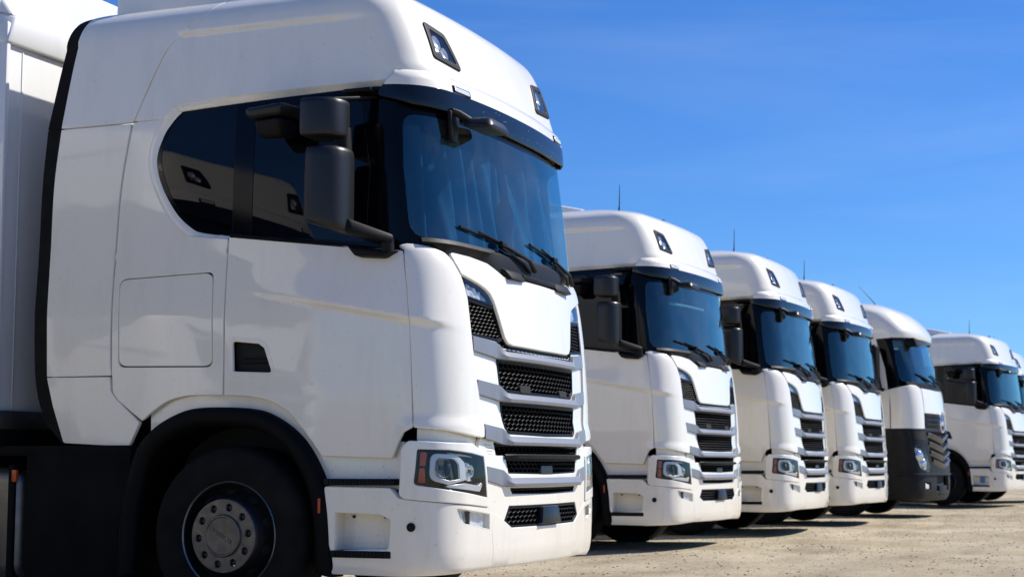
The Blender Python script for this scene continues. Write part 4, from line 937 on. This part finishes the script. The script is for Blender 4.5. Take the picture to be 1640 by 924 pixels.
    MB().tube([(-.18, -.82, 2.80), (-.22, -.88, 2.83), (-.25, -.90, 2.84)], .022, 10).build('front_mirror_arm', M['black'], fmr)
    q = UP.P(-.86, 2.76, .02); MB().hull([tuple(np.array(q) + d) for d in ((-.006, -.05, -.09), (.02, -.05, -.09), (.02, .035, -.09), (-.006, .035, -.09), (-.006, -.07, .08), (.02, -.07, .08), (.02, .06, .08), (-.006, .06, .08))], .010, 3).build('camera_pod', M['black'], T)
    # ---- wheels, chassis, tank
    make_wheel(T, (-1.45, -1.205, .4905)); make_wheel(T, (-1.45, 1.205, .4905), flip=True, hub=False)
    ch = empty('chassis', (0, 0, 0), T)
    for y in (-.39, .39): MB().box((-6.4, y - .045, .70), (-.5, y + .045, .97)).build('chassis_rail', M['chassis'], ch)
    MB().tube([(-1.45, -1.0, .49), (-1.45, 1.0, .49)], .07).build('front_axle', M['chassis'], ch)
    MB().box((-.45, -.9, .36), (-.20, .9, .9)).build('front_beam', M['chassis'], ch)
    for y0, y1 in ((-1.23, -.62), (.62, 1.23)):
        MB().box((-2.83, y0, .20), (-2.10, y1, .955), .02).build('battery_box', M['chassis'], ch)
        MB().box((-3.2, y0, .93), (-2.1, y1, .99), .006).build('catwalk', M['chassis'], ch)
        tk = MB().box((-4.1, y0, .20), (-2.862, y1, .865), .10, 5).build('fuel_tank', M['tank'], ch)
        for x in (-2.95, -3.6): MB().box((x, y0 - .006, .19), (x + .045, y1 + .006, .88), .01).build('tank_strap', M['chassis'], ch)
    MB().box((-2.905, -1.26, .78), (-2.872, -1.235, .85), .004).build('side_marker', M['amber'], ch)
    rear = [make_wheel(T, (-5.15, -1.20, .4905), hub=False), make_wheel(T, (-5.15, 1.20, .4905), hub=False, flip=True)]
    MB().tube([(-5.15, -1.0, .49), (-5.15, 1.0, .49)], .12).build('rear_axle', M['chassis'], ch)
    return T

def make_trailer():
    t = empty('semi_trailer')
    fw_ = MB().box((-3.11, -1.22, 1.08), (-3.055, 1.22, 3.42), .006)
    fp = fw_.build('front_wall', M['trailer_white'], t)
    for y in (-1.262, 1.222): MB().box((-3.13, y, 1.06), (-3.035, y + .04, 3.55), .012).build('corner_post', M['trailer_white'], t)
    for y in (-1.09, .98): MB().box((-3.056, y - .006, 1.1), (-3.050, y + .006, 3.42), .002).build('wall_rib', M['trailer_white'], fp)
    pr = [(-1.275, 3.40), (-1.275, 3.56), (-1.20, 3.60), (1.20, 3.60), (1.275, 3.56), (1.275, 3.40)]
    cap = MB().grid([[(-3.12, y, z) for y, z in pr], [(-3.03, y, z) for y, z in pr]]); 
    MB().hull([(-3.14, -1.275, 3.42), (-3.02, -1.275, 3.42), (-3.02, 1.275, 3.42), (-3.14, 1.275, 3.42), (-3.14, -1.275, 3.62), (-3.02, -1.20, 3.60), (-3.02, 1.20, 3.60), (-3.14, 1.275, 3.62)], .02).hull([(-3.14, -1.275, 3.62), (-3.03, -1.22, 3.60), (-3.03, 1.22, 3.60), (-3.14, 1.275, 3.62), (-3.5, -1.275, 3.96), (-3.3, -1.22, 3.96), (-3.3, 1.22, 3.96), (-3.5, 1.275, 3.96)], .02).build('roof_cap', M['trailer_white'], t)
    MB().box((-16.6, -1.275, 1.15), (-3.12, 1.275, 3.97), .02).build('body', M['trailer_white'], t)
    MB().box((-16.6, -1.26, .98), (-3.03, 1.26, 1.13), .01).build('floor_frame', M['chassis'], t)
    bk = MB().box((-3.05, -1.24, 1.09), (-3.02, -.72, 1.20), .006).build('mounting_plate', M['tank'], t)
    MB().lathe([(.028, 0), (.028, .006)], 14, (0, 0, 0)).build('tmp', M['gap'], bk) if False else None
    for x in (-13.2, -14.5, -15.8):
        for s_ in (-1, 1): make_wheel(t, (x, 1.22 * s_, .4905), hub=False, flip=s_ > 0)
    MB().box((-16.2, -.5, .5), (-4.0, -.42, 1.0)).box((-16.2, .42, .5), (-4.0, .5, 1.0)).build('trailer_frame', M['chassis'], t)
    return t

# ------------------------------------------------------------------ the other make of tractor in the row
AL = Surf([(.25, -.10), (.32, -.04), (.5, 0), (1.0, -.005), (1.48, -.04)], [(.25, 1.22), (.4, 1.25), (1.48, 1.245)], [(.25, .34), (1.48, .34)], .13)
AM = Surf([(1.4, -.045), (1.8, -.065), (2.1, -.10), (2.3, -.16)], [(.9, 1.235), (1.4, 1.235), (2.1, 1.215), (3.1, 1.15)], [(1.4, .34), (2.3, .34)], .13)
AU = Surf([(2.1, -.125), (2.6, -.22), (3.15, -.37)], [(2.1, 1.18), (3.15, 1.11)], [(2.1, .34), (3.15, .36)], .13)
AR = Surf([(3.0, -.27), (3.1, -.25), (3.2, -.29), (3.45, -.50), (3.6, -.72), (3.75, -1.0), (3.95, -1.4)], [(3.0, 1.15), (3.2, 1.14), (3.45, 1.08), (3.6, .95), (3.75, .7), (3.95, .3)], [(3.0, .36), (3.45, .40), (3.75, .35), (3.95, .2)], .13,
          Z=[(3.0, 3.0), (3.2, 3.2), (3.45, 3.44), (3.6, 3.57), (3.75, 3.66), (3.95, 3.70)])
def make_grey_nosed_tractor():
    T = empty('truck')
    P_ = lambda nm, S, poly, mat, par=T, holes=(), **kw: link(nm, mesh_raw(nm, *patch_data(S, poly, holes, **kw)), M[mat], par)
    sh = MB()
    for S, z0, z1, off, xb in ((AM, 1.4, 2.2, -.05, -2.3), (AL, .42, 1.4, -.10, -.95)):
        rows = []
        for z in np.linspace(z0, z1, 5):
            a = float(S.sx(xb, z)); s = np.concatenate([np.linspace(a, -1.0, 8), np.linspace(-.95, .95, 11), np.linspace(1.0, -a, 8)]); rows.append(S.P(s, 0 * s + z, off))
        sh.grid(rows)
    sh.box((-2.3, -1.12, 1.0), (-2.24, 1.12, 3.4)); sh.build('inner_shell', M['gap'], T)
    hl = [(-1.20, 1.22, .05), (-.98, 1.16, .05), (-.79, .86, .03), (-.83, .74, .03), (-1.08, .80, .06), (-1.18, 1.0)]
    gz = [(0, 1.44), (-.80, 1.44), (-.74, 1.0, .05), (-.60, .86, .05), (0, .80)]
    mouth = sym([(0, .70), (-.46, .70, .03), (-.50, .42, .03), (0, .40)])
    fogp = [(-1.02, .60, .03), (-.76, .58, .03), (-.76, .44, .03), (-1.0, .46, .03)]
    flank = [(float(AL.sx(-.85, z)), z) for z in (1.47, .9, .30)]
    bp = sym([(0, 1.47), (-.83, 1.47), flank[0], flank[1], flank[2], (-1.0, .27), (0, .27)])
    bm = P_('bumper', AL, bp, 'grey_bumper', holes=[sym(gz), mouth, hl, [(-p[0],) + p[1:] for p in hl], fogp, [(-p[0],) + p[1:] for p in fogp]], h=.04, rim=.06, edge=.01)
    for i in (0, 1):
        fl = (lambda d: d) if i == 0 else (lambda d: flip_y(*d))
        k = lambda nm, poly, off, mat, par, rim=.01: link(nm, mesh_raw(nm, *fl(patch_data(AL, poly, off=off, h=.04, rim=rim))), M[mat], par)
        h_ = k('headlamp', hl, -.05, 'gloss_black', T); k('headlamp_lens', hl, .002, 'lens', h_)
        mb = MB()
        for s_, z_, r_ in ((-1.06, 1.02, .10), (-.94, .90, .085)):
            c = AL.P(s_, z_, -.045); n = AL.N(s_, z_); u = np.cross(n, (0, 0, 1.)); u /= np.linalg.norm(u); w_ = np.cross(u, n)
            mb.grid([[c + n * .045 * math.cos(a) + (u * math.cos(b) + w_ * math.sin(b)) * r_ * math.sin(a) for b in np.linspace(0, 2 * math.pi, 19)] for a in np.linspace(.05, 1.5, 6)])
        (mb if i == 0 else mb.mirrored()).build('reflector_bowl', M['chrome'], h_)
        facets('reflector', AL, [(-1.16, 1.17, .04), (-.99, 1.12, .04), (-.83, .86, .03), (-.86, .78, .03), (-1.06, .84, .05), (-1.14, 1.0)], -.042, M['facet'], h_, far=bool(i), h=.04, amp=.010, seed=7)
        k('fog_lamp', fogp, -.03, 'gloss_black', T)
        k('fog_lens', [(-.95, .55, .02), (-.82, .54, .02), (-.82, .47, .02), (-.94, .48, .02)], -.015, 'facet', h_)
    P_('grille_backing', AL, sym(gz), 'gap', off=-.06, h=.08, rim=.005); P_('mouth_backing', AL, mouth, 'gap', off=-.08, h=.08, rim=.005)
    MB().box((-.08, -.30, .36), (-.02, .30, .52), .01).build('number_plate_holder', M['black'], T)
    s = np.concatenate([np.linspace(-1.5, -.9, 24), np.linspace(-.85, .85, 21), np.linspace(.9, 1.5, 24)])
    MB().grid([AL.P(s, 0 * s + .735, -.02), AL.P(s, 0 * s + .725, .022), AL.P(s, 0 * s + .70, .026), AL.P(s, 0 * s + .685, -.02)]).build('bumper_ledge', M['grey_bumper'], T)

    pair('corner_cover', AL, [(-1.50, 1.43, .05), (-1.25, 1.43, .05), (-1.24, .80, .05), (-1.48, .78, .05)], M['grey_bumper'], [T, T], off=.014, h=.04, rim=.02, edge=.008)
    pair('air_duct', AL, [(-1.19, 1.42, .03), (-.88, 1.42, .03), (-.90, 1.28, .03), (-1.18, 1.30, .03)], M['gap'], [T, T], off=.002, h=.05, rim=.01)
    def vslat(S, z0, w, dip, hh, mat='grey_slat', proud=.03):
        s = np.linspace(-w, w, 41); a = np.abs(s); zc = z0 - dip * (1 - np.clip(a / .70, 0, 1))
        MB().grid([S.P(s, zc, -.05), S.P(s, zc - .01, proud - .02), S.P(s, zc - hh * .35, proud), S.P(s, zc - hh, proud - .045), S.P(s, zc - hh - .01, -.05)]).build('grille_slat', M[mat], T, sharp=25)
    for z0, w in ((1.425, .79), (1.27, .765), (1.12, .74), (.99, .66)): vslat(AL, z0, w, .10, .095)
    # upper grille under the bonnet flap, with the star
    ugp = sym([(0, 1.735), (-.78, 1.735, .02), (-.80, 1.485, .02), (0, 1.485)])
    P_('upper_grille_backing', AM, ugp, 'grey_bumper', off=-.03, h=.08, rim=.01)
    for z0 in (1.73, 1.655, 1.575): vslat(AM, z0, .77, .0, .05, proud=.012)
    st = empty('star_emblem', (0, 0, 0), T); cz, rad = 1.60, .17; cx = float(AM.F(cz)) + .045
    MB().tube([(cx, rad * math.cos(a), cz + rad * math.sin(a)) for a in np.linspace(0, 2 * math.pi, 41)], .014, 8, cap=False).build('emblem_ring', M['chrome'], st)
    m = MB(); pts = [((rad if k % 2 == 0 else .034) * math.sin(math.pi * k / 3), (rad if k % 2 == 0 else .034) * math.cos(math.pi * k / 3)) for k in range(6)]
    m.v = [(cx, a, cz + b) for a, b in pts] + [(cx + .028, 0, cz), (cx - .02, 0, cz)]; m.f = [(k, (k + 1) % 6, 6) for k in range(6)] + [((k + 1) % 6, k, 7) for k in range(6)]
    m.build('emblem_star', M['chrome'], st, sharp=5)
    P_('bonnet', AM, sym([(0, 2.13), (-.80, 2.15, .03), (-.82, 1.75, .03), (0, 1.745)]), 'white', off=.01, h=.04, rim=.04, edge=.01)
    cp = [(float(AM.sx(-.62, z)), z) for z in (2.13,)] + [(float(AM.sx(-.60, 1.48)), 1.48), (-.86, 1.485), (-.84, 1.75), (-.84, 2.15), (-.95, 2.20), (-1.1, 2.20)]
    pair('corner_panel', AM, cp, M['white'], [T, T], h=.035, off=.004, edge=.01)
    arch = [(-.62, 1.0), (-.84, 1.0), (-.95, 1.14), (-1.15, 1.24), (-1.6, 1.25), (-1.85, 1.15), (-2.0, 1.0)]
    sp = [(-.63, 2.13), (-.63, 1.0)] + arch[1:] + [(-2.3, 1.0), (-2.3, 2.98), (-1.95, 2.98), (-1.95, 2.25), (-1.4, 2.16), (-.72, 2.12)]
    pair('side_body', AM, sx(AM, sp), M['white'], [T, T], h=.06, edge=.006)
    wg = [(-1.93, 2.96), (-1.93, 2.27), (-1.4, 2.18), (-.74, 2.14), (-.80, 2.5), (-.98, 2.96)]
    pair('side_window', AU, sx(AU, wg), M['side_glass'], [T, T], off=-.01, h=.08)
    pl = [(-1.0, 3.0), (-.99, 2.96), (-.81, 2.5), (-.745, 2.13), (-.66, 2.13), (-.71, 2.5), (-.86, 3.0)]
    pair('door_frame', AU, sx(AU, pl), M['white'], [T, T], off=.004, h=.05)
    g = lambda t, z: float(AU.sc(t, z))
    wp = sym([(0, 3.02), (g(.70, 3.02), 3.02, .08), (g(.78, 2.6), 2.6), (g(.80, 2.27), 2.27, .10), (0, 2.25)])
    P_('windscreen', AU, wp, 'windscreen', h=.05, rim=.006)
    pair('a_pillar', AU, [(g(.70, 3.06), 3.06), (g(.78, 2.6), 2.6), (g(.82, 2.2), 2.2)] + sxo(AU, [(-.665, 2.13), (-.715, 2.5), (-.87, 3.04)]), M['gloss_black'], [T, T], off=-.006, h=.05)
    s = np.linspace(-1.12, 1.12, 41); MB().grid([AM.P(s, 0 * s + 2.13, -.015), AM.P(s, 0 * s + 2.17, .0), AU.P(s, 0 * s + 2.255, .015), AU.P(s, 0 * s + 2.265, -.01)]).build('scuttle', M['black'], T)
    for py in (-.1, .65):
        gp = lambda y, z, o: tuple(float(c) for c in AU.P(y, z, o))
        MB().tube([gp(py, 2.2, .06), gp(py - .1, 2.26, .05), gp(py - .45, 2.34, .035)], [.02, .014, .01], 8).tube([gp(y, z, .02) for y, z in zip(np.linspace(py - .75, py - .1, 8), np.linspace(2.40, 2.29, 8))], .014, 6).build('wiper', M['black'], T)
    rp = [(0, 3.02), (-.85, 3.02), (float(AR.sc(.8, 3.02)), 3.02)] + sxo(AR, [(-.9, 3.0), (-2.3, 3.0), (-2.3, 3.45), (-2.2, 3.75), (-2.0, 3.95)]) + [(0, 3.95)]
    rp = rp + [(-p[0], p[1]) for p in reversed(rp) if abs(p[0]) > 1e-6]
    rf = P_('roof', AR, rp, 'white', h=.06, rim=.04)
    s = np.linspace(float(AR.sx(-2.0, 3.95)), -float(AR.sx(-2.0, 3.95)), 50); q = AR.P(s, 0 * s + 3.95); c_ = MB(); c_.v = [tuple(p) for p in q]; c_.f = [tuple(range(50))]; c_.build('roof_cap', M['white'], rf)
    P_('sun_visor', AU, sym([(0, 3.06), (g(.75, 3.06), 3.06), (g(.72, 2.97), 2.97), (0, 2.955)]), 'visor', off=.05, h=.05, rim=.05)
    MB().tube([(-.95, -.55, 3.60), (-1.05, -.55, 3.72), (-1.28, -.55, 3.98)], [.014, .007, .003], 6).build('antenna', M['black'], T)
    MB().hull([(-.42, -.95, 2.88), (-.20, -.95, 2.86), (-.20, -.70, 2.86), (-.42, -.70, 2.88), (-.42, -.93, 3.02), (-.24, -.93, 3.02), (-.24, -.72, 3.02), (-.42, -.72, 3.02)], .03, 3).build('front_mirror', M['black'], T)
    for i in (0, 1):
        fm = lambda m: m if i == 0 else m.mirrored()
        mr = empty('mirror', (0, 0, 0), T)
        fm(MB().box((-.92, -1.55, 2.10), (-.74, -1.30, 2.88), .06, 4)).build('mirror_housing', M['black'], mr)
        fm(MB().box((-.935, -1.53, 2.16), (-.922, -1.32, 2.82), .005)).build('mirror_glass', M['side_glass'], mr)
        fm(MB().tube([(-.82, -1.33, 2.18), (-.72, -1.18, 2.12)], .03, 8).tube([(-.82, -1.33, 2.83), (-.80, -1.12, 2.86)], .022, 8)).build('mirror_arm', M['black'], mr)
        make_wheel(T, (-1.45, -1.205 if i == 0 else 1.205, .4905), hub=False, flip=bool(i))
        make_wheel(T, (-5.1, -1.205 if i == 0 else 1.205, .4905), hub=False, flip=bool(i))
    MB().box((-6.2, -.42, .7), (-.5, -.34, .97)).box((-6.2, .34, .7), (-.5, .42, .97)).box((-.9, -1.0, .38), (-.3, 1.0, 1.2)).box((-4.0, -1.2, .35), (-2.2, 1.2, .95)).build('chassis', M['chassis'], T)
    it = MB().box((-2.2, -1.08, 1.2), (-2.16, 1.08, 3.0)).box((-1.0, -1.05, 1.7), (-.5, 1.05, 2.2), .05)
    for y in (-.6, .6): it.box((-1.6, y - .25, 1.8), (-1.45, y + .25, 2.6), .05)
    it.build('cab_interior', M['interior'], T)
    return T

# ------------------------------------------------------------------ set the row
def place(o, x, y, yaw, dz=0): o.location = (x, y, dz); o.rotation_euler.z = R(yaw)
ROW = 'white tractors parked side by side'; TRL = 'trailers behind the tractors'
truck = make_tractor(curtains=True); place(truck, 0, 0, 0)
tag(truck, 'nearest white truck at the left, drawn curtains behind its windscreen', 'truck', ROW)
trailer = make_trailer(); place(trailer, 0, 0, 0)
tag(trailer, 'white box trailer behind the nearest truck, at the left edge', 'trailer', TRL)
spots = [(-1.165, 8.297, -3.087, -.03, 'second white truck from the left, just behind the nearest one'),
         (-.954, 12.385, -1.38, 0, 'third white truck from the left, between two matching trucks'),
         (-.795, 16.004, -3.377, 0, 'fourth white truck, just left of the grey-nosed truck with a star'),
         (.249, 27.91, -7.8, .03, 'white truck just right of the grey-nosed truck, its side window in view'),
         (.28, 32.3, -4.0, .0, 'farthest white truck, only a sliver of roof at the right edge'),
         (-3.1, -4.55, 0, 0, 'white truck outside the left edge, mirrored in the nearest side windows')]
second = make_tractor(curtains=False)
SRC = [second] + [copy_tree(second) for _ in spots[1:]]
for i, (x, y, a, dz, lab) in enumerate(spots):
    o = SRC[i]
    place(o, x, y, a, dz); tag(o, lab, 'truck', ROW)
    t = copy_tree(trailer); place(t, x, y, a, dz)
    tag(t, ['white box trailer behind the second truck from the left', 'white box trailer behind the third truck from the left', 'white box trailer behind the fourth truck from the left', 'white box trailer behind the truck right of the grey-nosed one', 'white box trailer behind the farthest truck', 'white box trailer behind the truck outside the left edge'][i], 'trailer', TRL)
    if i == 0:       # pale strip hung behind the windscreen
        MB().tube([tuple(float(c) for c in UP.P(y, 2.60, -.05)) for y in (-.80, -.4, 0, .12)], .014, 8).build('visor_strip', M['strip'], o)
    if i == 3:
        c = Vector((-.60, -1.142, .54)); MB().box((c.x - .06, c.y - .004, c.z - .07), (c.x + .04, c.y, c.z + .06)).build('sticker', M['sticker'], o)
grey = make_grey_nosed_tractor(); place(grey, -.42, 20.3, -4.2)
tag(grey, 'white truck with dark grey bumper and chrome star on its grille', 'truck')
t = copy_tree(trailer); place(t, -.42, 20.3, -4.2); tag(t, 'white box trailer behind the grey-nosed truck', 'trailer', TRL)

# ------------------------------------------------------------------ tree beyond the far end of the row
def make_tree(name, loc, height, rad, seed, label):
    rg = np.random.default_rng(seed); t = empty(name, loc); m = MB()
    m.tube([(0, 0, 0), (.05, .02, height * .3), (-.05, .05, height * .6), (0, 0, height * .85)], [.22, .17, .11, .04], 10)
    for k in range(9):
        a = k * 2.4; z = height * (.35 + .05 * k); r_ = rad * (.55 + .3 * rg.random())
        m.tube([(0, 0, z), (r_ * .5 * math.cos(a), r_ * .5 * math.sin(a), z + .5), (r_ * math.cos(a), r_ * math.sin(a), z + .9)], [.07, .045, .015], 6)
    m.build('trunk', M['bark'], t)
    vs_, fs = [], []
    cl = rg.normal(size=(60, 3)); cl /= np.linalg.norm(cl, axis=1, keepdims=True); cl *= (rg.random((60, 1)) ** .5) * np.array((rad, rad, height * .33)); cl[:, 2] += height * .66
    for c in cl:
        r_ = .45 + .4 * rg.random()
        for _ in range(150):
            d = rg.normal(size=3); d /= np.linalg.norm(d); p = c + d * r_ * rg.random() ** .4; n = rg.normal(size=3); n /= np.linalg.norm(n); u = np.cross(n, rg.normal(size=3)); u /= np.linalg.norm(u); w_ = np.cross(n, u); l = .05 + .05 * rg.random()
            b = len(vs_); vs_ += [p - u * l, p + w_ * l * .45, p + u * l, p - w_ * l * .45]; fs.append((b, b + 1, b + 2, b + 3))
    me = bpy.data.meshes.new('crown'); me.from_pydata([tuple(map(float, v)) for v in vs_], [], fs); me.update(); link('crown', me, M['leaf'], t)
    return tag(t, label, 'tree')
make_tree('broadleaf_tree', (-.35, 62, 0), 6.2, 2.2, 3, 'green leafy tree beyond the row, peeking in at the right edge')
